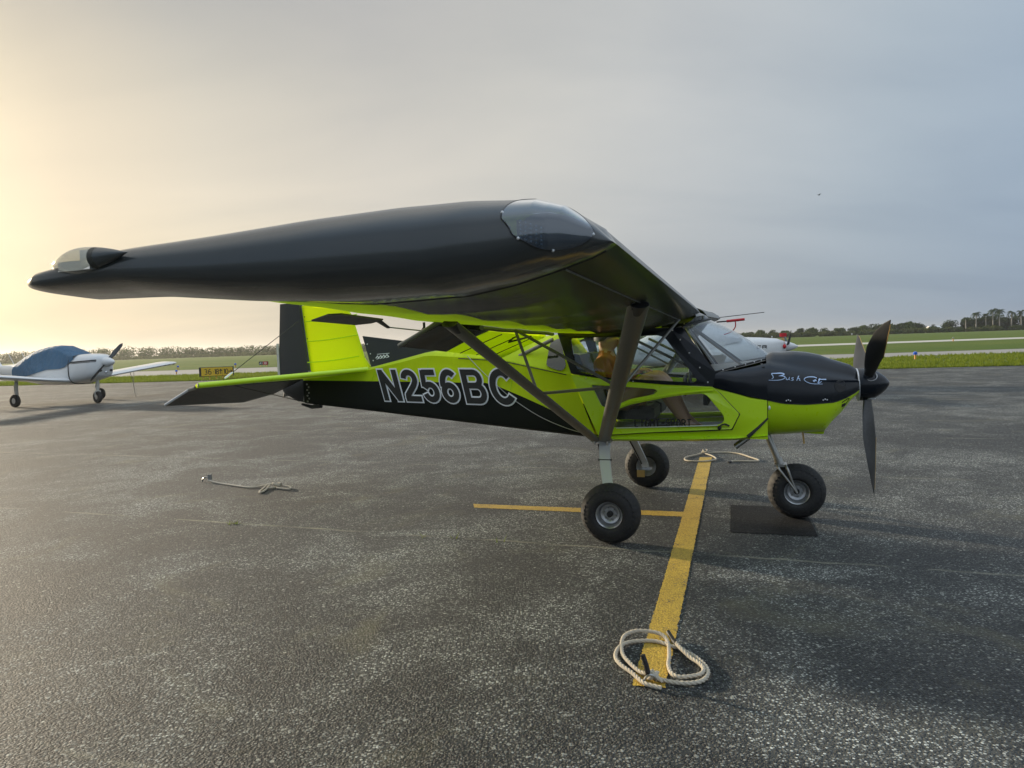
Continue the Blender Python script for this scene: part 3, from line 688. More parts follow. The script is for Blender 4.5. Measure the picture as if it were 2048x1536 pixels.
def cowl_upper(x):
    zb, w, zs, zc, zt = sec(x)
    return [(w, zs), (w * 1.012, lerp(zs, zc, .35)), (w * .96, lerp(zs, zc, .72)), (w * .84, lerp(zs, zc, .93)), (w * .70, zc), (w * .60, lerp(zc, zt, .30)), (w * .48, lerp(zc, zt, .72)), (w * .30, lerp(zc, zt, .95)), (0, zt)]
def cowl_lower(x):
    zb, w, zs, zc, zt = sec(x)
    return [(0, zb), (w * .42, zb + .012), (w * .72, lerp(zb, zs, .18)), (w * .90, lerp(zb, zs, .45)), (w * .985, lerp(zb, zs, .75)), (w, zs)]
# cabin sides -------------------------------------------------------
def side(s, off=0.0): return lambda x, z, d: (x, s * (hw(x) + off - d), z)
door_o = rnd([(-.433, 1.290), (-.052, 1.232), (.36, 1.190), (.736, 1.168), (.79, 1.112), (.934, .946), (.876, .828), (.229, .803), (-.205, .775)], .012, 2)
low_w = rnd([(-.118, .832), (-.105, .972), (.07, 1.035), (.235, 1.069), (.40, 1.098), (.519, 1.114), (.655, 1.122), (.696, 1.104), (.817, .945), (.828, .892), (.788, .858)], .03)
small_w = rnd([(-.262, 1.205), (.031, 1.186), (.278, 1.163), (.306, 1.143), (.269, 1.113), (.07, 1.074), (-.036, 1.028), (-.143, 1.005), (-.176, 1.020)], .02)
up_o = rnd([(-.548, 1.655), (.41, 1.662), (.736, 1.180), (.36, 1.198), (-.052, 1.240), (-.432, 1.300)], .01, 2)
up_h = rnd([(-.437, 1.604), (.288, 1.612), (.368, 1.586), (.62, 1.229), (.592, 1.205), (-.115, 1.258), (-.355, 1.308), (-.392, 1.339)], .025)
lime_f = [(.742, 1.160), (.800, 1.112), (.946, .944), (.885, .818), (.229, .792), (-.215, .764), (-.222, .738), (.391, .738), (.902, .748), (1.006, .756), (1.153, .903), (1.153, 1.046), (1.022, 1.072), (.908, 1.112)]
for s in (-1, 1):
    dr = obj('door', plate(door_o, [low_w, small_w], .03, side(s, .006), .004), M['lime_paint'], AC)
    fr = obj('door_window_frame', plate(up_o, [up_h], .03, side(s, .004), .003), M['black_gloss'], AC)
    obj('window_pane', plate([(x, z) for x, z in up_h], [], .003, side(s, -.008)), M['glass'], fr)
    obj('window_pane', plate(low_w, [], .003, side(s, -.012)), M['glass_dark'], dr)
    obj('window_pane', plate(small_w, [], .003, side(s, -.012)), M['glass_dark'], dr)
    # raised lip under the arched bar and round the lower window
    mb = MB(); arcp = [(-.10, .985), (.07, 1.048), (.235, 1.082), (.40, 1.111), (.519, 1.126), (.64, 1.138), (.74, 1.145)]
    mb.tube(catmull([(x, s * (hw(x) + .010), z) for x, z in arcp], 5), .009, 6); obj('door_rib', mb, M['lime_paint'], dr)
    mb = MB(); mb.tube([(x, s * (hw(x) + .012), z) for x, z in ((-.05, .836), (.3, .846), (.77, .859))], .004, 6); obj('slide_rail', mb, M['alu'], dr)
    mb = MB(); mb.tube(catmull([(x, s * (hw(x) + .02), z) for x, z in ((.775, .838), (.80, .862), (.83, .868), (.86, .852))], 4), .007, 6); mb.sphere((.785, s * (hw(.785) + .015), .838), .016, .012, .016, 10, 6); obj('door_handle', mb, M['dark_trim'], dr)
    ff = obj('forward_side_panel', plate(lime_f, [], .02, side(s, 0)), M['lime_paint'], AC)
    # edge seal between door and panel
    mb = MB(); mb.tube([(x, s * (hw(x) + .002), z) for x, z in ((.739, 1.164), (.795, 1.112), (.941, .945), (.881, .823), (.6, .811), (.229, .797), (-.2, .769))], .005, 5); obj('door_seal', mb, M['dark_trim'], AC)
    # windscreen pillar and black forward flank
    mb = MB(); mb.grid([[(.410, s * .560, 1.664), (.505, s * .515, 1.662)], [(.57, s * .560, 1.42), (.635, s * .545, 1.475)], [(.739, s * .556, 1.172), (.768, s * .552, 1.286)]], flip=(s > 0)); obj('windscreen_pillar', mb, M['black_gloss'], AC, 0)
    L = [(.737, 1.168), (.80, 1.152), (.908, 1.116), (1.022, 1.076), (1.157, 1.048)]; U = [(.765, .548, 1.288), (.83, .520, 1.291), (.911, .470, 1.296), (1.06, .372, 1.318), (1.19, .272, 1.350)]
    rows = []
    for (x, z), (ux, uy, uz) in zip(L, U):
        a = Vector((x, s * (hw(x) + .002), z)); c = Vector((ux, s * uy, uz)); bu = Vector((0, s * .03, .02)) * (1 if ux > .8 else .4)
        rows.append([tuple(lerp(a, c, k / 6) + bu * math.sin(math.pi * k / 6)) for k in range(7)])
    prof = [(1.157 + .033 * max(0, (z - 1.2) / .15), s * (y + .002), z + .0015) for y, z in cowl_upper(1.157)[:5]]
    rows[-1] = [tuple(lerp(Vector(prof[min(3, int(q))]), Vector(prof[min(3, int(q)) + 1]), q - min(3, int(q)))) for q in [4 * k / 6 for k in range(7)]]
    rows[-2] = [tuple(lerp(Vector(p), lerp(Vector(rows[-3][k]), Vector(rows[-1][k]), .55), .6)) for k, p in enumerate(rows[-2])]
    mb = MB(); mb.grid(rows, flip=(s > 0)); obj('forward_flank', mb, M['black_gloss'], AC)
    mb = MB()
    for x, z in ((.755, 1.292), (.74, 1.268), (.765, 1.255), (.70, 1.21), (.49, 1.56), (.56, 1.45), (.64, 1.33), (.43, 1.64), (.1, 1.226), (-.3, 1.26)): mb.sphere((x, s * (hw(x) + .008), z), .006, .004, .006, 8, 5)
    obj('rivet', mb, M['alu'], AC)
# rounded pan under the cabin
rows = []
for k in range(15):
    x = lerp(-.215, 1.155, k / 14); w = hw(x); zb = interp(x, [-.215, .4, .9, 1.155], [.735, .738, .748, .76]); rows.append([(x, y * w, zb - d) for y, d in ((-1.0, 0), (-.93, .018), (-.7, .03), (0, .036), (.7, .03), (.93, .018), (1.0, 0))])
mb = MB(); mb.grid(rows); obj('floor_pan', mb, M['lime_paint'], AC)
# cowling ------------------------------------------------------------
def full(half): return [(-y, z) for y, z in half] + [(y, z) for y, z in half[::-1][1:]]
XS = [lerp(1.155, 1.868, k / 40) for k in range(41)]
mb = MB(); mb.grid([[(x, y, z) for y, z in full(cowl_upper(x))] for x in XS])
cu_ = obj('upper_cowling', mb, M['black_gloss'], AC, 50)
mb = MB(); mb.grid([[(x, y, z) for y, z in [(a, b) for a, b in cowl_lower(x)[::-1]] + [(-a, b) for a, b in cowl_lower(x)[1:]]] for x in XS])
cl_ = obj('lower_cowling', mb, M['lime_paint'], AC, 50)
zb, w, zs, zc, zt = sec(1.868); mb = MB()
rg_ = [(1.868, y, z) for y, z in full(cowl_upper(1.868))] + [(1.868, y, z) for y, z in [(a, b) for a, b in cowl_lower(1.868)[::-1][1:]] + [(-a, b) for a, b in cowl_lower(1.868)[1:-1]]]
mb.add(rg_, [tuple(range(len(rg_)))]); obj('cowl_front_plate', mb, M['dark_trim'], AC, 0)
def cowl_y(x, z):
    P = cowl_lower(x)[::1] + cowl_upper(x)[1:]
    for (y0, z0), (y1, z1) in zip(P, P[1:]):
        if z0 <= z <= z1 and z1 > z0: return lerp(y0, y1, (z - z0) / (z1 - z0))
    return 0.0
# join lines, fasteners, intakes
for s in (-1, 1):
    mb = MB(); mb.tube([(x, s * (sec(x)[1] + .0015), sec(x)[2]) for x in XS[::2]], .0035, 5); obj('cowl_seam', mb, M['dark_trim'], AC)
    mb = MB(); mb.tube([(1.156, s * (hw(1.156) + .002), 1.045), (1.156, s * (hw(1.156) + .001), .9)], .002, 5); obj('panel_gap', mb, M['dark_trim'], AC)
    obj('cowl_flange', plate([(1.012, .738), (1.156, .726), (1.156, .893)], [], .02, lambda x, z, d, s=s: (x, s * (hw(x) - d - .25 * max(0, .80 - z)), z)), M['lime_paint'], AC)
    mb = MB(); mb.tube([(1.158, s * (hw(1.158) + .003), .900), (1.08, s * (hw(1.08) + .003), .825), (1.0, s * (hw(1.0) + .0), .757)], [.008, .012, .016], 6); obj('vent_slot', mb, M['dark_trim'], AC)
    mb = MB()
    for x in (1.30, 1.315, 1.33, 1.58, 1.595, 1.61): mb.sphere((x, s * (cowl_y(x, sec(x)[2] + .025) + .002), sec(x)[2] + .025 + (.006 if x in (1.315, 1.595) else 0)), .006, .004, .006, 8, 5)
    for x in (1.17,): mb.sphere((x, s * (cowl_y(x, .985) + .003), .985), .010, .006, .018, 8, 6)
    obj('cowl_fastener', mb, M['alu'], AC)
    # cooling inlets
    mb = MB(); ring = []
    for a in range(16):
        x = 1.715 + .045 * math.cos(a * math.pi / 8); z = 1.145 + .05 * math.sin(a * math.pi / 8); ring.append((x, s * (cowl_y(x, z) + .003), z))
    mb.add(ring, [tuple(range(16))]); obj('air_inlet', mb, M['tape'], AC, 0)
    mb = MB(); ring = []
    for x, z in ((1.725, 1.015), (1.775, 1.045), (1.79, 1.04), (1.755, .985), (1.735, .955), (1.724, .975)): ring.append((x, s * (cowl_y(x, z) + .003), z))
    mb.add(ring, [tuple(range(6))]); obj('lower_inlet', mb, M['tape'], AC, 0)
mb = MB(); mb.loft([[(1.45, -.13, .752), (1.45, .13, .752), (1.45, .13, .748), (1.45, -.13, .748)], [(1.55, -.14, .76), (1.55, .14, .76), (1.55, .12, .738), (1.55, -.12, .738)], [(1.612, -.14, .80), (1.612, .14, .80), (1.60, .11, .738), (1.60, -.11, .738)]]); obj('oil_cooler_scoop', mb, M['lime_paint'], AC)
mb = MB(); mb.tube([(1.44, -.10, .75), (1.445, -.10, .70), (1.45, -.10, .655)], .007, 6); obj('drain_tube', mb, M['brown_metal'], AC)
for dy in (-.03, .03):
    mb = MB(); mb.tube([(1.06, -.30 + dy, .775), (.90, -.33 + dy, .655)], .022, 12, caps=False); mb.tube([(1.06, -.30 + dy, .775), (.90, -.33 + dy, .655)], .018, 12); obj('exhaust_pipe', mb, M['steel'], AC)
# windscreen ---------------------------------------------------------
def Bs(t): return Vector((.765 + .448 * (1 - t * t), .548 * t, 1.290 + .095 * (1 - t * t)))
def Ts(t): return Vector((.505 + .195 * (1 - t * t), .515 * t, 1.662 + .064 * (1 - t * t)))
TT = [lerp(-1, 1, k / 24) for k in range(25)]
rows = [[tuple(lerp(Bs(t), Ts(t), k / 8) + Vector((.012, 0, .022)) * math.sin(math.pi * k / 8)) for t in TT] for k in range(9)]
mb = MB(); mb.grid(rows); ws = obj('windscreen', mb, M['glass_screen'], AC)
mb = MB(); mb.tube([Bs(t) + Vector((0, 0, .004)) for t in TT], .008, 6); obj('windscreen_rim', mb, M['dark_trim'], ws)
mb = MB(); mb.tube([Ts(t) + Vector((0, 0, .004)) for t in TT], .010, 6); obj('windscreen_rim', mb, M['dark_trim'], ws)
mb = MB()
for k in range(-8, 9): mb.sphere(tuple(Bs(k / 8.5) + Vector((.002, .008 * (1 if k > 0 else -1), .004))), .006, .006, .006, 8, 5)
for k in range(-5, 6): mb.sphere(tuple(Ts(k / 5.5) + Vector((-.02, 0, .016))), .006, .006, .006, 8, 5)
obj('windscreen_screw', mb, M['alu'], ws)
# glare shield under the glass
rows = [[tuple(Bs(t) - Vector((.01, 0, .012))) for t in TT], [(.70, .53 * t, 1.285 + .045 * (1 - t * t)) for t in TT]]
mb = MB(); mb.grid(rows); obj('glare_shield', mb, M['black_satin'], AC)
mb = MB(); mb.box((.66, -.52, 1.02), (.70, .52, 1.30)); ip = obj('instrument_panel', mb, M['black_satin'], AC)
for y, z, r in ((-.18, 1.22, .045), (-.32, 1.22, .045), (.18, 1.22, .045), (.32, 1.22, .045)):
    mb = MB(); mb.lathe([(0, -.012), (r * .8, -.012), (r, -.014), (r, 0)], (.659, y, z), (-1, 0, 0), 16); obj('gauge', mb, M['steel'], ip)
for s in (-1, 1):
    mb = MB(); mb.tube([(.98, s * .34, 1.32), (.56, s * .10, 1.655)], .013, 8); obj('cabin_brace', mb, M['black_satin'], AC)
    mb = MB(); mb.tube([(.72, s * .50, 1.30), (.50, s * .06, 1.66)], .012, 8); obj('cabin_brace', mb, M['strut'], AC)
    mb = MB(); mb.tube([(.66, s * .50, 1.28), (.1, s * .50, 1.58)], .012, 8); obj('cabin_brace', mb, M['strut'], AC)
# roof ---------------------------------------------------------------
rows = []
for fx, fz, fy in ((None, 0, 0),):
    rows.append([tuple(Ts(t)) for t in TT])
rows.append([(.62 + .05 * (1 - t * t), .57 * t, 1.742 + .02 * (1 - t * t)) for t in TT]); rows.append([(.60, .58 * t, 1.80) for t in TT]); rows.append([(.40, .585 * t, 1.865) for t in TT])
mb = MB(); mb.grid(rows); obj('roof', mb, M['black_gloss'], AC)
mb = MB(); mb.grid([rows[-1]] + [[(x, .585 * t, z) for t in TT] for x, z in ((.2, 1.872), (.05, 1.87), (-.25, 1.85), (-.56, 1.80))]); obj('roof_cloth', mb, M['lime_under'], AC)
mb = MB(); mb.loft([[(x, -w, .762), (x, w, .762), (x, w, .770), (x, -w, .770)] for x, w in ((-.30, .50), (.7, .50), (.95, .45), (1.12, .36))]); obj('cabin_floor', mb, M['black_satin'], AC)
mb = MB(); mb.add([(-.30, -.54, .76), (-.30, .54, .76), (-.50, .50, 1.64), (-.50, -.50, 1.64)], [(0, 1, 2, 3)])
mb = MB(); mb.box((1.12, -.37, .76), (1.14, .37, 1.32)); obj('firewall', mb, M['black_satin'], AC)
for s in (-1, 1):
    y0, y1 = (s * .27 - .21, s * .27 + .21)
    st = MB(); st.loft([[(x, y, z) for y, z in ((y0, .90), (y1, .90), (y1, .99 + dz), (y0, .99 + dz))] for x, dz in ((-.22, 0), (.0, -.02), (.22, .02), (.26, .0))]); sb = obj('seat', st, M['black_satin'], AC)
    bk = MB(); bk.loft([[(x, y0, z), (x, y1, z), (x - .07, y1, z + .01), (x - .07, y0, z + .01)] for x, z in ((-.20, .95), (-.27, 1.2), (-.36, 1.42), (-.37, 1.46))]); obj('backrest', bk, M['black_satin'], sb)
    mb = MB(); mb.tube([(-.2, y0 + .03, .765), (-.2, y0 + .03, .92)], .014, 6); mb.tube([(.2, y0 + .03, .765), (.2, y0 + .03, .92)], .014, 6); obj('seat_leg', mb, M['steel'], sb)
    mb = MB(); mb.tube([(.62, s * .27, 1.14), (.50, s * .27, 1.16)], .012, 8); mb.tube([(.50, s * .27 + .10 * math.cos(a), 1.17 + .08 * math.sin(a)) for a in [k * math.pi / 8 for k in range(16)]], .012, 8, closed=True); obj('control_yoke', mb, M['black_satin'], AC)
# placard over the door
mb = MB(); mb.box((-.33, -.575, 1.645), (-.20, -.570, 1.668)); obj('placard', mb, M['lime_paint'], AC, 0)

# lettering on the side ----------------------------------------------
BW = 4.38                                                          # the block is 4.38 letter heights wide
def quad(u, v):                                                    # block units -> (x, z); the letters lean back
    u = u / BW; a = lerp(Vector((-2.506, 1.373)), Vector((-.985, 1.360)), u); b = lerp(Vector((-2.414, 1.044)), Vector((-.915, 1.013)), u); return lerp(b, a, v)
LET = [(0, [([(.125, .035), (.125, .965)], 0, .17), ([(.60, .035), (.60, .965)], 0, .17), ([(.135, .88), (.59, .12)], 0, .185)]),
       (.77, [(arc(.30, .69, .185, .195, 175, -28, 14) + [(.40, .50), (.14, .22), (.125, .12)], 0, .165), ([(.05, .115), (.575, .115)], 0, .16)]),
       (1.41, [([(.54, .885), (.15, .885)], 0, .16), ([(.155, .95), (.115, .47)], 0, .15), (arc(.295, .325, .19, .215, 150, -165, 18), 0, .165)]),
       (2.02, [(arc(.31, .32, .185, .205, 0, 350, 22), 1, .165), (arc(.36, .50, .235, .385, 183, 50, 16), 0, .165)]),
       (2.74, [([(.125, .035), (.125, .965)], 0, .17), ([(.125, .885), (.40, .885)] + arc(.42, .705, .165, .18, 90, -90, 10) + [(.125, .525)], 0, .155), ([(.125, .525), (.44, .525)] + arc(.45, .32, .185, .205, 90, -90, 10) + [(.125, .115)], 0, .16)]),
       (3.56, [(arc(.41, .5, .285, .385, 40, 320, 26), 0, .175)])]
def letter_mesh(x0, L, grow, lift, ext):
    mb = MB()
    for i, (P, cl, w) in enumerate(L):
        P = [(p[0] + x0, p[1]) for p in P]
        if ext and not cl:
            a = Vector(P[0]) - Vector(P[1]); b = Vector(P[-1]) - Vector(P[-2]); P[0] = tuple(Vector(P[0]) + a.normalized() * ext); P[-1] = tuple(Vector(P[-1]) + b.normalized() * ext)
        vs, fs = stroke(P, w + grow, bool(cl)); pts = []
        for v in vs:
            x, z = quad(v[0], v[1]); pts.append((x, -(hw(x) + lift + i * .0003 + .008), z))
        mb.add(pts, fs)
    return mb
for k, (x0, L) in enumerate(LET):
    le = obj('letter', letter_mesh(x0, L, 0, .009 + k * .0012, 0), M['decal_black'], AC, 0)
    obj('letter_outline', letter_mesh(x0, L, .082, .003 + k * .0012 - .0006, .041), M['decal_white'], le, 0)
# script name on the cowling (pixel-free local coordinates: u along x, v up)
def cowlpt(px, py):
    # block traced at 6.83 units per picture pixel: mapped to (x, z) on the cowling
    return (1.168 + (px - 385) / 840 * .437, 1.272 - (py - 295) / 160 * .083 - (px - 385) / 840 * .028)
SC = [([(385, 414), (440, 414), (520, 410), (590, 392), (626, 362), (600, 342), (530, 345)], [5, 7, 8, 9, 11, 10, 4]), ([(530, 345), (590, 328), (612, 312), (570, 300), (500, 305), (430, 312), (446, 345), (452, 372), (430, 396)], [4, 8, 12, 14, 12, 9, 10, 9, 5]),
      ([(642, 364), (642, 390), (658, 398), (676, 386), (688, 362), (684, 390), (694, 400)], [6, 6, 5, 5, 6, 5, 4]), ([(748, 362), (724, 368), (724, 380), (744, 390), (736, 403), (708, 404)], [6, 5, 5, 5, 5, 4]), ([(826, 332), (808, 372), (792, 408)], [6, 6, 5]), ([(800, 386), (824, 370), (838, 378), (834, 398), (850, 402)], [4, 5, 5, 5, 4]),
      ([(1090, 358), (1040, 342), (960, 346), (905, 374), (918, 408), (980, 438), (1060, 448), (1172, 446)], [10, 12, 9, 8, 8, 8, 7, 5]), ([(1062, 386), (1034, 400), (1050, 412), (1070, 386), (1080, 406)], [7, 7, 6, 7, 6]), ([(1135, 362), (1104, 430), (1125, 432)], [9, 9, 6]), ([(1110, 377), (1228, 375)], [6, 9]), ([(1120, 432), (1160, 405)], [6, 4])]
mb = MB()
for i, (L, ws_) in enumerate(SC):
    P = [tuple(p)[:2] for p in catmull([(a, b, 0) for a, b in L], 4)]; n = len(P); ww = [interp(k / (n - 1) * (len(ws_) - 1), list(range(len(ws_))), ws_) * (1.25 if i in (0, 1, 6) else 1.9) for k in range(n)]
    vs, fs = stroke(P, ww)
    pts = []
    for v in vs:
        x, z = cowlpt(v[0], v[1]); pts.append((x, -(cowl_y(x, z) + .0035 + i * .0003), z))
    mb.add(pts, fs)
obj('script_lettering', mb, M['decal_blue'], cu_, 0)
ST = []
for k, c in enumerate('LIGHT-SPORT'): ST += sgn(c, .107 + k * .0425, .846, .058, .030)
text_strokes(AC, 'door_lettering', ST, .0105, lambda u, v, l: (u, -(hw(u) + .001 + l), v + .006 * (u - .1)), M['decal_black'])

# wings ---------------------------------------------------------------
LEZ = lambda y: 1.775 + .0175 * (abs(y) - .6)
TOPX = [-.95, -.9, -.5, -.1, .2, .45, .56, .62, .65]; TOPZ = [-.055, -.042, .028, .085, .106, .108, .084, .046, .0]
BOTX = [-.95, -.9, -.56, -.25, -.13, .19, .35, .50, .58, .63, .65]; BOTZ = [-.08, -.085, -.120, -.138, -.140, -.130, -.100, -.058, -.034, -.012, .0]
def wash(x, y): return .045 * max(0, min(1, (abs(y) - 2.2) / 2.4)) * max(0, min(1, (-.1 - x) / .8))
def ztop(x, y): return LEZ(y) + interp(x, TOPX, TOPZ) + wash(x, y)
RIBS = [.58 + .665 * k for k in range(7)]
def sag(x, y):
    ph = ((abs(y) - .58) / .665) % 1.0; return .016 * math.sin(math.pi * ph) * max(0, min(1, (.45 - x) / .3)) * max(.3, min(1, (x + .7) / .4))
def zbot(x, y): return LEZ(y) + interp(x, BOTX, BOTZ) + wash(x, y) + sag(x, y)
YR = 4.46
def yspan(a, b, n): return [lerp(a, b, k / n) for k in range(n + 1)]
def surf(xs, ys, zf, s, flip):
    mb = MB(); mb.grid([[(x, s * y, zf(x, y)) for x in xs] for y in ys], flip=flip); return mb
XB_ = [lerp(-.20, .50, k / 12) for k in range(13)] + [.55, .60, .63, .65]
XT_ = [lerp(-.20, .40, k / 10) for k in range(11)] + [.48, .54, .58, .61, .635, .65]
for s in (-1, 1):
    ys = yspan(.58, YR, 56)
    mb = surf(XT_, ys, ztop, s, s < 0); v0 = surf(XB_, ys, zbot, s, s > 0); mb.add(v0.v, v0.f); wg = obj('wing_panel', mb, M['black_fabric'], AC, 40)
    # rear lime cloth, fixed to the rear spar inboard, running out over the ailerons
    yi = yspan(.58, 2.30, 26); xs = [lerp(-.555, -.20, k / 6) for k in range(7)]
    mb = surf(xs, yi, ztop, s, s < 0); v0 = surf(xs, yi, zbot, s, s > 0); mb.add(v0.v, v0.f)
    mb.grid([[(-.555, s * y, zbot(-.555, y)) for y in yi], [(-.555, s * y, ztop(-.555, y)) for y in yi]]); obj('rear_wing_panel', mb, M['lime_under'], AC, 40)
    ya = yspan(2.32, 4.40, 32); xs = [lerp(-.90, -.20, k / 10) for k in range(11)]
    mb = surf(xs, ya, ztop, s, s < 0); v0 = surf(xs, ya, zbot, s, s > 0); mb.add(v0.v, v0.f)
    for yy in (ya[0], ya[-1]): mb.grid([[(x, s * yy, zbot(x, yy)) for x in xs], [(x, s * yy, ztop(x, yy)) for x in xs]])
    mb.grid([[(-.90, s * y, zbot(-.90, y)) for y in ya], [(-.90, s * y, ztop(-.90, y)) for y in ya]]); obj('aileron', mb, M['lime_under'], AC, 40)
    # rear spar tube seen under the cloth, leading edge strip line
    mb = MB(); mb.tube([(-.57, s * y, zbot(-.555, y) - .012) for y in yspan(.6, 2.32, 10)], .016, 7); obj('rear_spar', mb, M['strut'], AC)
    mb = MB(); mb.tube([(.497, s * y, zbot(.497, y) - .002) for y in yspan(.6, YR, 20)], .0035, 5); obj('leading_edge_seam', mb, M['black_satin'], wg)
    # drooped flap
    FH0, FT0 = Vector((-.585, .74, 1.650)), Vector((-.985, .74, 1.458)); FH1, FT1 = Vector((-.72, 2.60, 1.720)), Vector((-1.005, 2.60, 1.582))
    def fp(a, c): return lerp(lerp(FH0, FH1, a), lerp(FT0, FT1, a), c)
    def flap_mesh(a0, a1, n):
        mb = MB(); up = []; lo = []
        for k in range(n + 1):
            a = lerp(a0, a1, k / n)
            for L, sg_ in ((up, 1), (lo, -1)):
                r = []
                for j in range(7):
                    c = j / 6; p = fp(a, c); t = .028 * (1 - c) + .004; sgx = .010 * math.sin(math.pi * c) * math.sin(a * 6 * math.pi) ** 2; p = p + Vector((.35 * sg_, 0, .9 * sg_)) * t + Vector((0, 0, sgx if sg_ < 0 else -sgx)); r.append((p.x, s * p.y, p.z))
                L.append(r)
        mb.grid(up); mb.grid(lo, flip=True); mb.grid([[r[-1] for r in up], [r[-1] for r in lo]])
        for e in (0, -1): mb.grid([up[e], lo[e]])
        return mb
    fl = obj('flap', flap_mesh(0, .62, 24), M['lime_under'], AC, 40)
    obj('outer_panel', flap_mesh(.622, 1.0, 10), M['black_fabric'], fl, 40)
    for a in (.16, .33, .5):
        mb = MB(); mb.tube([((p := fp(a, c)).x, s * p.y, p.z - .034 * (1 - c) - .006) for c in (0.02, .35, .7, .98)], .0035, 5); obj('rib', mb, M['black_satin'], fl)
    p0, p1 = fp(1.0, -.10), fp(1.0, 1.0); mb = MB(); mb.tube([(p0.x, s * p0.y, p0.z), (p1.x, s * p1.y, p1.z)], .014, 8); obj('end_tube', mb, M['strut'], fl)
    mb = MB(); mb.tube([(fp(.3, .1).x, s * fp(.3, .1).y, fp(.3, .1).z - .01), (-.72, s * 1.35, 1.585), (-.55, s * 1.30, 1.625)], .008, 6); obj('flap_horn', mb, M['dark_trim'], fl)
    # aileron servo tab on its arm, with a push rod
    mb = MB(); tabp = [(-.925, 2.93, 1.732), (-.925, 3.36, 1.750), (-.965, 3.42, 1.746), (-1.075, 3.40, 1.722), (-1.06, 3.00, 1.708), (-1.0, 2.93, 1.716)]
    n = len(tabp); mb.add([(x, s * y, z + .004) for x, y, z in tabp] + [(x, s * y, z - .004) for x, y, z in tabp], [tuple(range(n)), tuple(range(2 * n - 1, n - 1, -1))] + [(i, (i + 1) % n, n + (i + 1) % n, n + i) for i in range(n)]); tb = obj('servo_tab', mb, M['black_satin'], AC, 0)
    mb = MB(); mb.blade((-.955, s * 2.96, 1.735), (-.965, s * 2.80, 1.690), (1, 0, 0), .05, .028, .012, .012); obj('tab_horn', mb, M['black_satin'], tb)
    mb = MB(); mb.tube([(-.965, s * 2.80, 1.692), (-.86, s * 2.55, 1.668)], .004, 6); obj('push_rod', mb, M['steel'], tb)
    mb = MB(); mb.tube([(-.86, s * 2.54, 1.72), (-.86, s * 2.54, 1.69), (-.875, s * 2.54, 1.672), (-.855, s * 2.54, 1.655), (-.84, s * 2.54, 1.665)], .009, 6); obj('tie_down_hook', mb, M['black_satin'], AC)
    # wing tip: a full, squarish moulding, thicker at the back than the cloth wing it closes
    def ytip(x): return interp(x, [-.950, -.935, -.90, -.6, -.1, .3, .5, .6, .65], [4.93, 4.985, 5.02, 4.99, 4.89, 4.77, 4.68, 4.60, 4.52])
    TTX = [-.950, -.935, -.88, -.765, -.64, -.45, -.157, .106, .287, .463, .532, .606, .65]; TTZ = [-.058, -.034, -.004, .022, .050, .070, .102, .124, .130, .124, .104, .048, .0]
    TBX = [-.950, -.935, -.89, -.63, -.37, -.13, .19, .35, .50, .58, .63, .65]; TBZ = [-.072, -.086, -.098, -.104, -.130, -.140, -.128, -.098, -.056, -.033, -.012, .0]
    def tip(a, ph):
        x = a; w = ytip(x) - YR; xr = max(x, -.95); sn, cs = max(0.0, math.sin(ph)), math.cos(ph); m = min(1.0, sn * 2.2)
        zt = lerp(ztop(xr, YR), LEZ(YR) + interp(x, TTX, TTZ), m); zb2 = lerp(zbot(xr, YR), LEZ(YR) + interp(x, TBX, TBZ), m)
        zc = lerp(zb2, zt, .46); h = (zt - zc) if cs > 0 else (zc - zb2); e = .62 if cs > 0 else .80
        return (x, s * (YR + w * sn ** .62), zc + h * math.copysign(abs(cs) ** e, cs))
    AX = [-.950, -.945, -.935, -.915] + [lerp(-.88, .34, k / 40) for k in range(41)] + [lerp(.36, .65, k / 40) for k in range(41)]
    NP = 61; PH = [math.pi * k / (NP - 1) for k in range(NP)]
    lens_f, tip_mb, lens_mb = None, MB(), MB()
    LNS = [(p.x, p.y) for p in catmull([(.395, 1.31, 0), (.408, .94, 0), (.43, .63, 0), (.465, .43, 0), (.505, .36, 0), (.54, .38, 0), (.575, .52, 0), (.607, 1.30, 0), (.602, 1.72, 0), (.58, 2.08, 0), (.55, 2.25, 0), (.51, 2.22, 0), (.475, 2.02, 0), (.45, 1.80, 0), (.42, 1.58, 0), (.404, 1.45, 0)], 4, True)]
    def in_lens(a, ph):                                             # oval landing-light window on the nose of the tip
        ins = False
        for k in range(len(LNS)):
            (x0, y0), (x1, y1) = LNS[k - 1], LNS[k]
            if (y0 > ph) != (y1 > ph) and a < x0 + (x1 - x0) * (ph - y0) / (y1 - y0): ins = not ins
        return ins
    P = [[tip(a, ph) for ph in PH] for a in AX]; base = [p for r in P for p in r]
    ft, flz = [], []
    for i in range(len(AX) - 1):
        for j in range(len(PH) - 1):
            q = (i * NP + j, i * NP + j + 1, (i + 1) * NP + j + 1, (i + 1) * NP + j)
            q = q if s < 0 else q[::-1]
            (flz if in_lens((AX[i] + AX[i + 1]) / 2, (PH[j] + PH[j + 1]) / 2) else ft).append(q)
    tip_mb.add(base, ft); tp = obj('wing_tip', tip_mb, M['black_tip'], AC, 50)
    # the window: same curvature, cut from a finer grid
    lm = MB(); LA = [lerp(.38, .62, k / 90) for k in range(91)]; LP = [math.pi * .80 * k / 90 for k in range(91)]
    fs = []
    for i in range(90):
        for j in range(90):
            if in_lens((LA[i] + LA[i + 1]) / 2, (LP[j] + LP[j + 1]) / 2):
                q = (i * 91 + j, i * 91 + j + 1, (i + 1) * 91 + j + 1, (i + 1) * 91 + j); fs.append(q if s < 0 else q[::-1])
    lm.add([(lambda p: (p[0] + .002, p[1] + s * .003, p[2] + .0005))(tip(a, ph)) for a in LA for ph in LP], fs)
    ln_ = obj('landing_light_lens', lm, M['lens'], tp, 60)
    # rim bead following the oval
    mb = MB(); bead = []
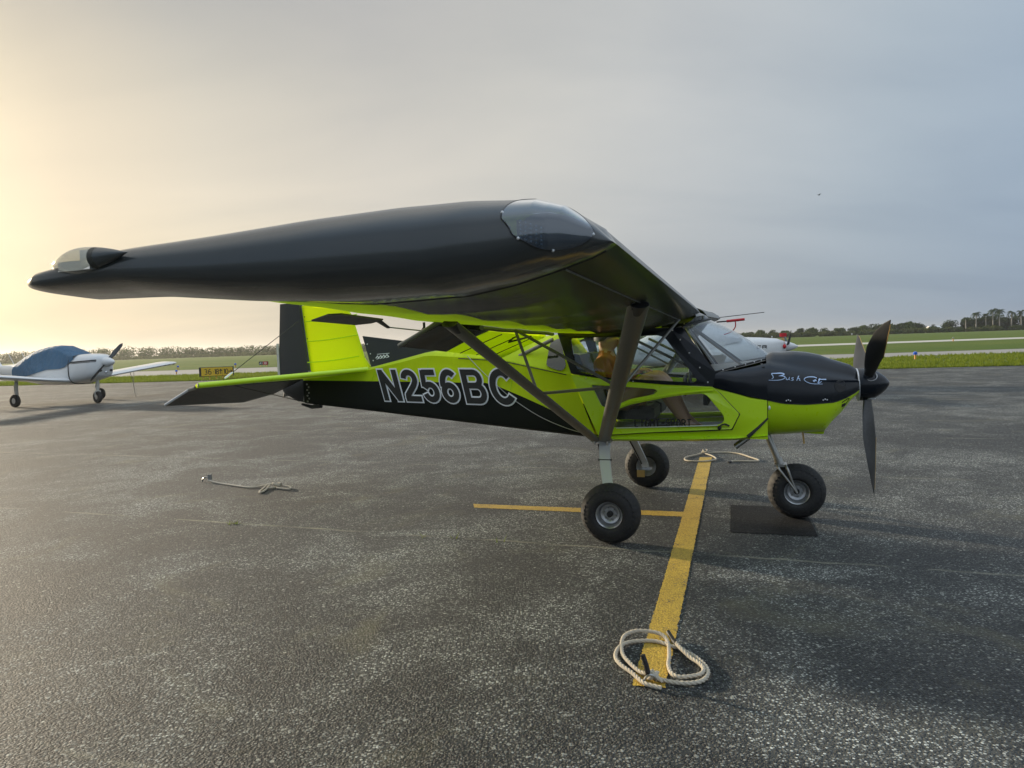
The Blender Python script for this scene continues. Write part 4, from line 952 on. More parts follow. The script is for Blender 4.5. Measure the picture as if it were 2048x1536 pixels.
    for x_, p_ in LNS:
        p = tip(x_, p_); bead.append((p[0] + .001, p[1] + s * .0015, p[2]))
    mb.tube(bead, .0022, 6, closed=True); obj('lens_rim', mb, M['dark_trim'], tp)
    mb = MB()
    for k in (1, 14, 30, 44, 54): mb.sphere(bead[k], .0045, .0045, .0045, 8, 5)
    obj('lens_screw', mb, M['alu'], tp)
    # inside: dark bay with a slanted multi-cell lamp
    def inner(a, ph):
        p = tip(a, ph); zc = (ztop(a, YR) + zbot(a, YR)) / 2; return (min(p[0], .60), s * (YR + .38 * (abs(p[1]) - YR)), zc + .80 * (p[2] - zc))
    mb = MB(); mb.add([inner(a, ph) for a in LA for ph in LP], fs); obj('lamp_bay', mb, M['black_satin'], tp, 0)
    mb = MB()
    for i in range(5):
        for j in range(8):
            x = .418 + .0115 * i; z = LEZ(YR) + .058 - .0115 * j - .004 * i; mb.sphere((x, s * (YR + .175 - .012 * i), z), .0048, .004, .0048, 8, 5)
    obj('lamp_cell', mb, M['chrome'], tp)
    mb = MB(); mb.add([(.408, s * (YR + .172), LEZ(YR) - .035), (.475, s * (YR + .105), LEZ(YR) - .035), (.475, s * (YR + .105), LEZ(YR) + .055), (.408, s * (YR + .172), LEZ(YR) + .062)], [(0, 1, 2, 3)]); obj('lamp_board', mb, M['black_satin'], tp, 0)
    # edge moulding where the tip meets the cloth
    mb = MB(); mb.tube([(x, s * (YR + .004), zbot(x, YR) + .0005) for x in [lerp(-.88, .62, k / 40) for k in range(41)]], .0032, 6); obj('tip_seam', mb, M['dark_trim'], tp)
    # teardrop navigation light on top near the trailing edge
    zt = lambda x, y: interp(x, TOPX, TOPZ)
    def drop(c, L0, L1, rw, rh, half=False, n=18):
        rings = []
        for k in range(n + 1):
            t = k / n; x = lerp(L0, L1, t); rr = math.sin(math.pi * (t ** .75 if not half else t)) ** .62 if 0 < t < 1 else 0.02
            rings.append([(x, c[1] + rw * rr * math.cos(2 * math.pi * j / 20), c[2] + rh * rr * math.sin(2 * math.pi * j / 20)) for j in range(20)])
        return MB().loft(rings)
    cy, cz = s * 4.998, LEZ(YR) - .004
    rings = []; 
    for k in range(19):
        t = k / 18; x = lerp(-.83, -.56, t); rr = (math.sin(math.pi / 2 * min(1, t / .42)) ** .75 if t < .42 else (1 - ((t - .42) / .58) ** 1.6)) or .02
        rings.append((x, max(.03, rr)))
    def ring(x, rr): return [(x, cy + .040 * rr * math.cos(2 * math.pi * j / 20), cz - .004 + .08 * (x + .72) + .036 * rr * math.sin(2 * math.pi * j / 20)) for j in range(20)]
    mb = MB(); mb.loft([ring(x, r) for x, r in rings if x >= -.670]); nf = obj('light_fairing', mb, M['black_tip'], tp, 60)
    mb = MB(); mb.loft([ring(x, r) for x, r in rings if x <= -.645]); obj('navigation_light_lens', mb, M['lens_clear'], nf, 60)
    mb = MB(); mb.box((-.70, cy - .022, cz - .03), (-.668, cy + .022, cz + .022)); mb.box((-.79, cy - .014, cz - .03), (-.70, cy + .014, cz - .004)); obj('lamp_board', mb, M['chrome'], nf)
    # struts
    A0 = Vector((-.150, s * .600, .740)); A1 = Vector((.49, s * 2.90, zbot(.49, 2.9) - .005)); B0 = Vector((-.225, s * .600, .740)); B1 = Vector((-.555, s * 2.86, zbot(-.55, 2.86) - .01))
    mb = MB(); mb.blade(A0, A1, (1, 0, 0), .104, .110, .042, .042); sa = obj('front_strut', mb, M['strut'], AC)
    mb = MB(); mb.blade(B0, B1, (1, 0, 0), .094, .102, .040, .040); sbk = obj('rear_strut', mb, M['strut'], AC)
    for p, q, par in ((A1, A0, sa), (B1, B0, sbk)):
        d = (q - p).normalized(); mb = MB(); mb.blade(p + d * .0, p + d * .10, (1, 0, 0), .10, .06, .050, .048); mb.sphere(tuple(p + d * .05 + Vector((.02, s * .03, 0))), .010, .010, .010, 8, 5); mb.sphere(tuple(p + d * .05 + Vector((-.02, s * .03, 0))), .010, .010, .010, 8, 5); obj('strut_fitting', mb, M['black_satin'], par)
    mb = MB(); mb.box((-.26, s * .57 - .03, .715), (-.09, s * .57 + .03, .745)); mb.tube([(-.23, s * .61, .735), (-.23, s * .61, .70)], .012, 8); mb.tube([(-.12, s * .61, .735), (-.12, s * .61, .69)], .012, 8); obj('strut_root_bracket', mb, M['steel'], AC)
    # jury struts
    jb = lerp(B0, B1, .50); ja = lerp(A0, A1, .52)
    ub = Vector((-.53, s * (abs(jb.y) + .03), zbot(-.53, abs(jb.y)) - .01)); ua = Vector((.47, s * 1.36, zbot(.47, 1.36) - .01))
    def jury(nm, a, b, r=.011):
        mb = MB(); mb.tube([a, b], r, 8); obj(nm, mb, M['strut'], AC)
    jury('jury_strut', jb, ub); jury('jury_strut', jb, ja); jury('jury_strut', lerp(A0, A1, .46), Vector((.50, s * .74, zbot(.5, .8)))); jury('jury_strut', ub, ja)
# pitot mast on the far wing, with its red cover
mb = MB(); mb.tube([(.60, 4.30, LEZ(4.3) - .05), (.98, 4.30, LEZ(4.3) - .03)], .010, 8); mb.tube([(.55, 4.42, LEZ(4.4) + .01), (1.26, 4.42, LEZ(4.4) + .065)], .005, 6); obj('pitot_tube', mb, M['dark_trim'], AC)
pc = MB(); pc.tube([(.74, 4.30, LEZ(4.3) - .043), (.99, 4.30, LEZ(4.3) - .025)], .019, 10); pc.tube(catmull([(.86, 4.30, LEZ(4.3) - .05), (.86, 4.30, LEZ(4.3) - .13), (.80, 4.31, LEZ(4.3) - .20), (.70, 4.31, LEZ(4.3) - .235)], 4), .008, 6)
po = obj('pitot_cover', pc, M['red'], None); po.location = AC_O; po.rotation_euler = (0, 0, AC_YAW); tag(po, 'red cover slipped over the pitot tube at the far wing tip', 'cover')

# tail ----------------------------------------------------------------
def slab(outline, z0f, th):
    pass
mb = MB(); F = [(-2.66, 1.40), (-2.735, 1.448), (-2.80, 1.69), (-2.87, 1.92), (-2.93, 2.03), (-3.47, 2.06), (-3.385, 1.285), (-2.9, 1.33)]
rows_f = []; 
for zz in [lerp(1.30, 2.05, k / 12) for k in range(13)]:
    xl = interp(zz, [1.30, 1.40, 1.448, 1.69, 1.92, 2.05], [-2.62, -2.67, -2.735, -2.80, -2.87, -2.95]); xh = interp(zz, [1.28, 2.05], [-3.385, -3.468])
    r = []
    for k in range(17):
        t = k / 8; u = t if t <= 1 else 2 - t; sd = 1 if t <= 1 else -1
        th = .028 * (math.sin(math.pi * min(1, .08 + u * .92)) ** .6) * (1.0 if u < .95 else .8) + .006
        r.append((lerp(xl, xh, u), sd * th, zz))
    rows_f.append(r)
mb.grid(rows_f, closed=True); fin = obj('fin', mb, M['fin_cloth'], AC, 60)
for zz in (1.50, 1.72, 1.93):
    mb = MB(); mb.tube([(lerp(-2.78, -3.40, k / 8), -.036, zz - .05 * math.sin(math.pi * .5 * k / 8)) for k in range(9)], .006, 5); obj('fin_rib', mb, M['lime_paint'], fin)
mb = MB()
for x, z in ((-3.44, 1.93), (-3.42, 1.70), (-3.40, 1.45)): mb.sphere((x + .03, -.032, z), .007, .004, .007, 8, 5)
obj('fin_bolt', mb, M['dark_trim'], fin)
mb = MB(); rows_r = []
for zz in [lerp(1.035, 2.08, k / 12) for k in range(13)]:
    xh = interp(zz, [1.03, 1.28, 2.05], [-3.47, -3.395, -3.475]); xt = interp(zz, [1.03, 1.14, 1.35, 2.08], [-3.56, -3.77, -3.795, -3.735])
    rows_r.append([(lerp(xh, xt, u if u <= 1 else 2 - u), (1 if u <= 1 else -1) * (.024 * (1 - (u if u <= 1 else 2 - u)) + .005), zz) for u in [k / 5 for k in range(11)]])
mb.grid(rows_r, closed=True); rd = obj('rudder', mb, M['black_satin'], AC, 50)
mb = MB(); mb.box((-3.80, -.006, 1.29), (-3.775, .006, 1.66)); obj('trim_tab', mb, M['white_dirty'], rd, 0)
mb = MB(); mb.box((-3.40, -.034, 1.29), (-3.365, -.028, 1.36)); obj('rudder_horn', mb, M['steel'], rd)
mb = MB(); mb.tube([(-3.40, -.06, 1.335), (-3.05, -.09, 1.30)], .004, 6); obj('rudder_cable', mb, M['dark_trim'], rd)
mb = MB(); DF = [(-2.745, 1.705), (-2.325, 1.645), (-2.00, 1.60), (-1.93, 1.525), (-2.25, 1.46), (-2.66, 1.385)]
for y in (-.012, .012): mb.add([(x, y, z) for x, z in DF], [tuple(range(6)) if y < 0 else tuple(range(5, -1, -1))])
mb.grid([[(x, -.012, z) for x, z in DF], [(x, .012, z) for x, z in DF]], closed=True); df = obj('dorsal_fin', mb, M['black_satin'], AC, 0)
ST = [[(0, .2), (.12, .6), (.2, .1), (.05, 0)], [(.22, .2), (.34, .6), (.42, .1), (.27, 0)], [(.44, .2), (.56, .6), (.64, .1), (.49, 0)], [(.66, .2), (.78, .6), (.9, .1), (.71, 0)], [(.1, .9), (.95, .75)]]
text_strokes(AC, 'emblem', ST, .09, lambda u, v, l: (-2.60 + u * .165, -.0135 - l, 1.462 + v * .055 + u * .018), M['decal_white'])
mb = MB()
for x, z in ((-2.69, 1.62), (-2.66, 1.52), (-2.63, 1.45)): mb.sphere((x, -.016, z), .007, .004, .007, 8, 5)
obj('dorsal_rivet', mb, M['alu'], df)
for s in (-1, 1):
    def LEp(t): return Vector((lerp(-2.63, -3.60, t), s * lerp(.14, 1.40, t), lerp(1.365, 1.298, t)))
    def HGp(t): return Vector((lerp(-3.42, -3.64, t), s * lerp(.06, 1.40, t), lerp(1.285, 1.292, t)))
    mb = MB(); up = []; lo = []
    for k in range(21):
        t = k / 20; a, b = LEp(t), HGp(t); up.append([tuple(lerp(a, b, c) + Vector((0, 0, .020 * math.sin(math.pi * min(1, c * .9 + .1)) ** .7))) for c in [j / 6 for j in range(7)]]); lo.append([tuple(lerp(a, b, c) - Vector((0, 0, .020 * math.sin(math.pi * min(1, c * .9 + .1)) ** .7))) for c in [j / 6 for j in range(7)]])
    mb.grid(up, flip=s > 0); mb.grid(lo, flip=s < 0); stb = obj('tailplane', mb, M['lime_fabric'], AC, 50)
    mb = MB(); mb.tube([LEp(k / 10) for k in range(11)], .026, 12, caps=False); obj('leading_edge_tube', mb, M['lime_paint'], stb)
    mb = MB(); e = LEp(1.0); mb.lathe([(.0, 0), (.021, 0), (.021, -.004)], e + Vector((-.004, s * .012, 0)), (LEp(1) - LEp(.9)).normalized(), 14); mb.tube([e + Vector((-.03, s * .01, -.02)), e + Vector((-.10, s * .01, -.035))], .017, 8); obj('end_fitting', mb, M['steel'], stb)
    mb = MB(); ep = [(HGp(.02) + Vector((-.02, 0, -.008))), (HGp(1.0) + Vector((-.05, 0, -.02))), Vector((-3.985, s * 1.40, 1.128)), Vector((-3.995, s * .335, 1.066)), Vector((-3.80, s * .09, 1.135))]
    n = len(ep); mb.add([tuple(p + Vector((0, 0, .010))) for p in ep] + [tuple(p - Vector((0, 0, .010))) for p in ep], [tuple(range(n)), tuple(range(2 * n - 1, n - 1, -1))] + [(i, (i + 1) % n, n + (i + 1) % n, n + i) for i in range(n)]); el = obj('elevator', mb, M['black_satin'], AC, 0)
    mb = MB(); mb.tube([ep[1], ep[2]], .012, 8); obj('end_tube', mb, M['alu'], el)
    # flying wires
    w0 = LEp(.86) + Vector((-.02, 0, .03)); w1 = Vector((-3.44, s * .03, 1.92)); mb = MB(); mb.tube([w0, w1], .0035, 5); wi = obj('flying_wire', mb, M['dark_trim'], AC)
    mb = MB(); d = (w1 - w0).normalized(); mb.tube([w0 + d * .02, w0 + d * .05, w0 + d * .11, w0 + d * .14], [.006, .011, .011, .005], 8); obj('turnbuckle', mb, M['white'], wi)
    mb = MB(); mb.tube([LEp(.72) + Vector((-.25, 0, -.03)), Vector((-3.30, s * .05, 1.0))], .004, 5); obj('flying_wire', mb, M['dark_trim'], AC)
mb = MB(); mb.add([(-3.47, -.05, 1.03), (-3.42, -.055, 1.25), (-3.30, -.062, 1.25), (-3.26, -.068, 1.0)], [(3, 2, 1, 0)])
for k in range(7): mb.sphere((-3.40 + .02 * (k % 2), -.066, 1.04 + .03 * k), .012, .007, .010, 8, 5)
obj('tail_fitting', mb, M['steel'], AC)
mb = MB(); mb.tube([(-3.26, -.03, .985), (-3.40, 0, .975), (-3.52, 0, 1.005)], [.02, .022, .012], 8); obj('tail_skid', mb, M['black_satin'], AC)

# undercarriage ----------------------------------------------------------
def wheel(parent, name, c, ax, r, w, mirror=1):
    """tyre with block tread, rim and hub; ax points outboard"""
    c = Vector(c); axv = Vector(ax).normalized()
    hub = obj(name, MB().lathe([(.0, w * .10), (.05, w * .10), (.055, w * .12), (.075, w * .14), (.080, w * .10), (.086, w * .22), (.098, w * .34), (.104, w * .36), (.104, w * .30), (.092, w * .16), (.092, -w * .16), (.104, -w * .30), (.104, -w * .36), (.098, -w * .34), (.086, -w * .22), (.05, -w * .1), (.0, -w * .1)], c, axv, 32), M['rim'], parent)
    prof = []
    ri = .103
    for k in range(29):
        a = lerp(-math.pi * .5 - .85, math.pi * .5 + .85, k / 28)
        prof.append((ri + (r - ri) * (.5 + .5 * (math.copysign(abs(math.cos(a)) ** .8, math.cos(a)))) if False else (r - .105) + .105 * math.cos(a) if abs(a) < math.pi / 2 else lerp(r - .105, ri, (abs(a) - math.pi / 2) / .85), w * .5 * math.sin(a) if abs(a) < math.pi / 2 else math.copysign(w * .5 * math.cos(abs(a) - math.pi / 2) ** .6, a)))
    tm = MB(); n = 96; u = axv.orthogonal().normalized(); v = axv.cross(u); rings = []
    for pr, ph in prof:
        ring = []
        for k in range(n):
            th = 2 * math.pi * k / n; rr = pr; lat = abs(ph) / (w * .5)
            if pr > r - .10 and .30 < lat < .95:
                rr -= .0055 if (math.sin(th * 26 + lat * 2.0) > .3) != (lat > .66) else 0
            ring.append(c + axv * ph + (u * math.cos(th) + v * math.sin(th)) * rr)
        rings.append(ring)
    # flatten at the ground
    tm.grid(rings, closed=True); zmin = c.z - r
    tm.v = [(x, y, max(z, .004)) for x, y, z in tm.v]
    obj('tyre', tm, M['tyre'], hub, 28)
    # zig-zag tread edge
    for sg_ in (1, -1):
        tz = MB(); tz.tube([c + axv * (sg_ * w * .40) + (u * math.cos(th) + v * math.sin(th)) * (r - .045 + .005 * (1 if k % 2 else -1)) for k, th in enumerate([2 * math.pi * k / 72 for k in range(72)])], .004, 5, closed=True); obj('tread_groove', tz, M['tyre'], hub)
    hc = MB(); hc.lathe([(0, w * .30), (.016, w * .30), (.022, w * .27), (.024, w * .12)], c, axv, 18); obj('hub_cap', hc, M['dark_trim'], hub)
    for k in range(6):
        th = k * math.pi / 3; p = c + axv * (w * .115) + (u * math.cos(th) + v * math.sin(th)) * .045; b = MB(); b.lathe([(0, .012), (.006, .012), (.007, 0)], p, axv, 6); obj('wheel_bolt', b, M['steel'], hub)
    return hub
for s in (-1, 1):
    mb = MB(); pts = [(-.145, s * .54, .735), (-.14, s * .64, .665), (-.10, s * .80, .50), (-.045, s * .95, .315), (-.02, s * .975, .235)]
    rings = []
    P = catmull(pts, 4)
    for i, p in enumerate(P):
        t = i / (len(P) - 1); wd = lerp(.050, .036, t); d = (P[min(i + 1, len(P) - 1)] - P[max(i - 1, 0)]).normalized(); nrm = d.cross(Vector((1, 0, 0))).normalized(); th = .011
        rings.append([p + Vector((wd, 0, 0)) + nrm * th, p - Vector((wd, 0, 0)) + nrm * th, p - Vector((wd, 0, 0)) - nrm * th, p + Vector((wd, 0, 0)) - nrm * th])
    mb.loft(rings); lg = obj('main_gear_leg', mb, M['alu'], AC, 20)
    mb = MB(); q = P[6]; mb.loft([[q + Vector((a * .055, b * .016 * 1, c_)) for a, b in ((1, 1), (-1, 1), (-1, -1), (1, -1))] for c_ in (-.006, .006)]); obj('hose_clamp', mb, M['dark_trim'], lg)
    mb = MB(); mb.tube([(-.02, s * .97, .235), (-.02, s * 1.08, .235)], .014, 10); obj('axle', mb, M['steel'], lg)
    mb = MB(); mb.tube(catmull([(-.20, s * .60, .70), (-.155, s * .72, .57), (-.10, s * .86, .40), (-.06, s * .955, .27)], 4), .006, 6); obj('brake_line', mb, M['tape'], lg)
    wheel(AC, 'main_wheel', (-.02, s * 1.08, .235), (0, s, 0), .235, .205)
    mb = MB(); mb.box((-.11, s * .965 - .014, .13), (-.03, s * .965 + .014, .20)); bc = obj('brake_caliper', mb, M['brown_metal'], lg, 0)
# nose leg, turned slightly
NC = Vector((1.39, -.02, .236))
mb = MB(); mb.tube([(1.135, -.02, .78), (1.255, -.02, .475)], .027, 12); ng = obj('nose_gear_leg', mb, M['steel'], AC)
mb = MB(); mb.tube([(1.24, -.02, .515), (1.262, -.02, .455)], .036, 12); mb.box((1.215, -.10, .452), (1.315, .06, .470)); obj('fork_crown', mb, M['steel'], ng)
for y in (-.125, .085):
    for x0 in (1.235, 1.300):
        mb = MB(); mb.tube(catmull([(x0, -.02 + (y + .02) * .7, .465), (x0 + .02, y, .430), (lerp(x0, 1.39, .6), y, .33), (1.39, y, .236)], 4), .0105, 8); obj('fork_tube', mb, M['steel'], ng)
wheel(AC, 'nose_wheel', NC, (0, -1, 0), .236, .19)

# propeller ----------------------------------------------------------------
PCn = Vector((1.955, 0, 1.142)); tilt = R(4)
mb = MB(); mb.lathe([(.132, -.085), (.136, -.075), (.134, -.02), (.122, .03), (.094, .08), (.055, .125), (.018, .152), (.0, .156)], PCn, (math.cos(tilt), 0, math.sin(tilt) * .6), 32); spn = obj('spinner', mb, M['black_gloss'], AC, 60)
mb = MB(); mb.lathe([(.0, -.090), (.134, -.090), (.1365, -.085), (.1345, -.080)], PCn, (math.cos(tilt), 0, math.sin(tilt) * .6), 32); obj('spinner_backplate', mb, M['alu'], spn)
def blade(th, name):
    """scimitar blade; th measured from straight down towards the near side"""
    rad = Vector((0, -math.sin(th), -math.cos(th))); fwd = Vector((1, 0, 0)); tan = rad.cross(fwd)
    rings = []
    for k in range(19):
        t = k / 18; r_ = lerp(.06, .920, t); c = interp(t, [0, .08, .2, .45, .7, .9, 1.0], [.060, .068, .105, .150, .120, .062, .006]); tw = -R(interp(t, [0, .2, .5, 1], [64, 58, 46, 26])); thk = interp(t, [0, .1, .3, 1.0], [.055, .040, .022, .004])
        sweep = interp(t, [0, .3, .7, 1], [0, .018, .0, -.055]); cd = tan * math.cos(tw) + fwd * math.sin(tw); nd = fwd * math.cos(tw) - tan * math.sin(tw)
        ctr = PCn + rad * r_ + tan * sweep + fwd * (-.012 + .045 * t * t)
        rings.append([ctr + cd * (c / 2 * math.cos(a)) + nd * (thk / 2 * math.sin(a)) for a in [2 * math.pi * j / 16 for j in range(16)]])
    mb = MB(); mb.loft(rings); b = obj(name, mb, M['prop'], AC, 50)
    mb = MB(); mb.lathe([(.048, 0), (.052, .004), (.048, .010)], PCn + rad * .118, rad, 20); obj('blade_collar', mb, M['alu'], b)
    ed = MB(); ed.tube([r_[0] + (r_[8] - r_[0]).normalized() * .0005 for r_ in [q[8:] + q[:8] for q in rings[8:18]]], .003, 5); obj('leading_edge_guard', ed, M['brown_metal'], b)
    return b
for th in (R(6), R(127), R(247)): blade(th, 'propeller_blade')

# ------------------------------------------------------------------ person seated in the near seat
PR = link('person', None); PR.location = AC_O; PR.rotation_euler = (0, 0, AC_YAW)
tag(PR, 'person in a rust orange shirt and khaki shorts seated in the green cockpit', 'person')
def skin_body(nodes, edges, subdiv=2):
    me = bpy.data.meshes.new('body'); names = list(nodes); me.from_pydata([nodes[n][0] for n in names], [(names.index(a), names.index(b)) for a, b in edges], [])
    o = bpy.data.objects.new('body', me); COL.objects.link(o)
    sm = o.modifiers.new('skin', 'SKIN'); sm.use_smooth_shade = True
    for i, n in enumerate(names):
        sv = me.skin_vertices[0].data[i]; sv.radius = tuple(1.12 * q for q in (nodes[n][1] if isinstance(nodes[n][1], tuple) else (nodes[n][1],) * 2)); sv.use_root = (n == 'pelvis')
    ss = o.modifiers.new('sub', 'SUBSURF'); ss.levels = subdiv; ss.render_levels = subdiv
    dg = bpy.context.evaluated_depsgraph_get(); em = bpy.data.meshes.new_from_object(o.evaluated_get(dg)); bpy.data.objects.remove(o)
    em.materials.clear()
    return em
Y0 = -.27
nd, ed = {}, []
def nn(n, co, r, m, par=None):
    nd[n] = (Vector(co), r, m)
    if par: ed.append((par, n))
nn('pelvis', (-.06, Y0, 1.045), (.145, .11), 1)
nn('waist', (-.115, Y0, 1.16), (.135, .105), 0, 'pelvis'); nn('chest', (-.165, Y0, 1.30), (.155, .115), 0, 'waist'); nn('upper', (-.185, Y0, 1.415), (.13, .09), 0, 'chest'); nn('neck', (-.180, Y0, 1.485), .052, 2, 'upper')
nn('skull', (-.155, Y0, 1.555), (.078, .088), 2, 'neck'); nn('crown', (-.150, Y0, 1.615), (.070, .082), 2, 'skull')
nn('jaw', (-.095, Y0, 1.515), .036, 2, 'skull'); nn('nose', (-.052, Y0, 1.560), .013, 2, 'skull')
for s, tg in ((-1, 'n'), (1, 'f')):
    nn('ear' + tg, (-.160, Y0 + s * .083, 1.555), .014, 2, 'skull')
    nn('sh' + tg, (-.185, Y0 + s * .175, 1.390), .062, 0, 'upper'); nn('slv' + tg, (-.135, Y0 + s * .200, 1.285), .055, 0, 'sh' + tg); nn('elb' + tg, (-.085, Y0 + s * .200, 1.165), .040, 2, 'slv' + tg)
    nn('wr' + tg, (.060, Y0 - .01 + s * .125, 1.285), .030, 2, 'elb' + tg); nn('palm' + tg, (.115, Y0 + s * .100, 1.305), (.036, .018), 2, 'wr' + tg)
    for k, L in enumerate((.062, .072, .066, .050)):
        oy = (k - 1.5) * .017
        nn('f%s%da' % (tg, k), (.155, Y0 + s * .095 + oy, 1.312), .0095, 2, 'palm' + tg); nn('f%s%db' % (tg, k), (.155 + L * .6, Y0 + s * .093 + oy * 1.15, 1.306), .0078, 2, 'f%s%da' % (tg, k)); nn('f%s%dc' % (tg, k), (.155 + L * .9, Y0 + s * .092 + oy * 1.2, 1.284), .0068, 2, 'f%s%db' % (tg, k))
    nn('th%sa' % tg, (.120, Y0 + s * .060, 1.312), .011, 2, 'palm' + tg); nn('th%sb' % tg, (.158, Y0 + s * .045, 1.308), .009, 2, 'th%sa' % tg)
    nn('hip' + tg, (-.02, Y0 + s * .095, 1.045), 0.105, 1, 'pelvis'); nn('mid' + tg, (.13, Y0 + s * .105, 1.150), 0.093, 1, 'hip' + tg); nn('hem' + tg, (.225, Y0 + s * .11, 1.222), 0.087, 1, 'mid' + tg); nn('knee' + tg, (.290, Y0 + s * .11, 1.235), 0.071, 2, 'hem' + tg)
    nn('calf' + tg, (.375, Y0 + s * .105, 1.085), 0.066, 2, 'knee' + tg); nn('shin' + tg, (.455, Y0 + s * .10, .945), 0.048, 2, 'calf' + tg); nn('ank' + tg, (.525, Y0 + s * .10, .825), .036, 2, 'shin' + tg); nn('heel' + tg, (.52, Y0 + s * .10, .79), .034, 2, 'ank' + tg); nn('toe' + tg, (.66, Y0 + s * .11, .785), (.036, .020), 2, 'ank' + tg)
em = skin_body(nd, ed)
for mm in (M['orange_shirt'], M['shorts'], M['skin']): em.materials.append(mm)
segs = [(nd[a][0], nd[b][0], nd[a][2], nd[b][2]) for a, b in ed]
for p in em.polygons:
    best = (9, 2)
    for a, b, ma, mb_ in segs:
        d = b - a; t = max(0, min(1, (p.center - a).dot(d) / max(1e-9, d.dot(d)))); dist = (p.center - a - d * t).length
        if dist < best[0]: best = (dist, ma if t < .5 else mb_)
    p.material_index = best[1]; p.use_smooth = True
body = link('body', em, PR)
mb = MB(); rows = []
for i in range(9):
    th = lerp(0, 1.75, i / 8); rows.append([(-.165 + .105 * math.sin(th) * math.cos(a) - .012, Y0 + .096 * math.sin(th) * math.sin(a), 1.590 + .105 * math.cos(th) + (.03 * math.sin(th) if math.cos(a) > .2 else 0)) for a in [2 * math.pi * k / 20 for k in range(20)]])
mb.grid(rows, closed=True, flip=True); obj('hair', mb, M['hair'], PR)
for s in (-1, 1):
    mb = MB(); mb.sphere((-.072, Y0 + s * .032, 1.572), .010, .014, .008, 10, 6); obj('eye', mb, M['hair'], PR)
mb = MB(); mb.tube([(-.062, Y0 - .022, 1.517), (-.056, Y0, 1.519), (-.062, Y0 + .022, 1.517)], .004, 6); obj('mouth', mb, M['red'], PR)

# ------------------------------------------------------------------ tie-down ropes
def rope_mesh(mb, path, R0, n=4, pitch=None, strands=3, closed=False):
    """laid rope: strands twisted round the path"""
    P = catmull(path, n, closed); m = len(P)
    # resample evenly
    L = [0.0]
    for a, b in zip(P, P[1:]): L.append(L[-1] + (b - a).length)
    pitch = pitch or R0 * 7; step = pitch / 7; cnt = max(4, int(L[-1] / step)); Q = []; j = 0
    for i in range(cnt + 1):
        d = L[-1] * i / cnt
        while j < m - 2 and L[j + 1] < d: j += 1
        Q.append(lerp(P[j], P[j + 1], (d - L[j]) / max(1e-9, L[j + 1] - L[j])))
    for st in range(strands):
        pts = []; up = Vector((0, 0, 1))
        for i, p in enumerate(Q):
            t = (Q[min(i + 1, cnt)] - Q[max(i - 1, 0)]).normalized(); u = (up - t * up.dot(t)); u = u.normalized() if u.length > 1e-4 else t.orthogonal().normalized(); w = t.cross(u); a = 2 * math.pi * (L[-1] * i / cnt / pitch + st / strands)
            pts.append(p + (u * math.cos(a) + w * math.sin(a)) * R0 * .50)
        mb.tube(pts, R0 * .56, 6)
    return mb
def lay(pts, z, zf=None): return [(x, y, z if zf is None else zf(i / (len(pts) - 1))) for i, (x, y) in enumerate(pts)]
R0 = .0104
rp = thing('rope', 'thick cotton rope coiled on the near end of the yellow line', 'rope', (.60, 3.18, 0))
inv = Matrix.Translation((-.60, -3.18, 0))
A_ = [(.596, 3.197), (.557, 3.243), (.52, 3.352), (.504, 3.45), (.519, 3.569), (.545, 3.639), (.605, 3.675), (.681, 3.665), (.741, 3.623), (.754, 3.55), (.726, 3.4), (.701, 3.308), (.696, 3.218), (.721, 3.18), (.776, 3.184), (.828, 3.202), (.855, 3.251), (.85, 3.312), (.824, 3.377), (.798, 3.444), (.787, 3.521)]
B_ = [(.621, 3.091), (.586, 3.113), (.552, 3.143), (.516, 3.246), (.48, 3.324), (.464, 3.404), (.48, 3.485), (.516, 3.551), (.575, 3.591), (.667, 3.593), (.722, 3.567), (.77, 3.514), (.797, 3.503), (.821, 3.451), (.854, 3.382), (.873, 3.295), (.867, 3.22), (.828, 3.152), (.775, 3.128), (.709, 3.132), (.655, 3.157), (.601, 3.189)]
za = [.030] + [.016] * 4 + [.026, .034, .034, .030] + [.018] * 10 + [.030, .030]
mb = MB(); rope_mesh(mb, [(x, y, z) for (x, y), z in zip(A_, za)], R0); rope_mesh(mb, lay(B_, .0, lambda t: .0145), R0); mb.xf(inv); obj('coil', mb, M['rope'], rp, 60)
mb = MB(); kn = [(.640, 3.150, .016), (.600, 3.175, .036), (.585, 3.205, .024), (.61, 3.215, .016), (.625, 3.19, .038), (.60, 3.165, .034), (.582, 3.18, .018), (.60, 3.20, .042), (.625, 3.195, .018)]
rope_mesh(mb, kn, R0); mb.xf(inv); obj('knot', mb, M['rope'], rp, 60)
mb = MB(); mb.tube([(.582, 3.185, .030), (.574, 3.19, .075), (.560, 3.20, .120)], [.0125, .012, .0115], 8); m2 = MB(); m2.tube([(.788, 3.515, .028), (.783, 3.575, .024), (.776, 3.650, .034)], [.0125, .012, .0115], 8); m2.xf(inv); obj('taped_end', m2, M['tape'], rp)
for z in (.05, .08, .10): mb.tube([(.5815 - (z - .03) * .24 + .0135 * math.cos(a), 3.187 + (z - .03) * .14 + .0135 * math.sin(a), z) for a in [k * math.pi / 6 for k in range(12)]], .002, 4, closed=True)
mb.xf(inv); obj('taped_end', mb, M['tape'], rp)
mb = MB(); mb.tube([(.585 + .028 * math.cos(a), 3.158, .012 + .030 * math.sin(a)) for a in [k * math.pi / 8 for k in range(9)]], .006, 6); mb.xf(inv); an = obj('ground_ring', mb, M['steel'], None); an.location = (.60, 3.18, 0); tag(an, 'steel tie-down ring in the asphalt under the near rope', 'ring')
rp = thing('rope', 'pale looped rope with a long tail at the far end of the yellow line', 'rope', (2.56, 9.5, 0)); inv = Matrix.Translation((-2.56, -9.5, 0))
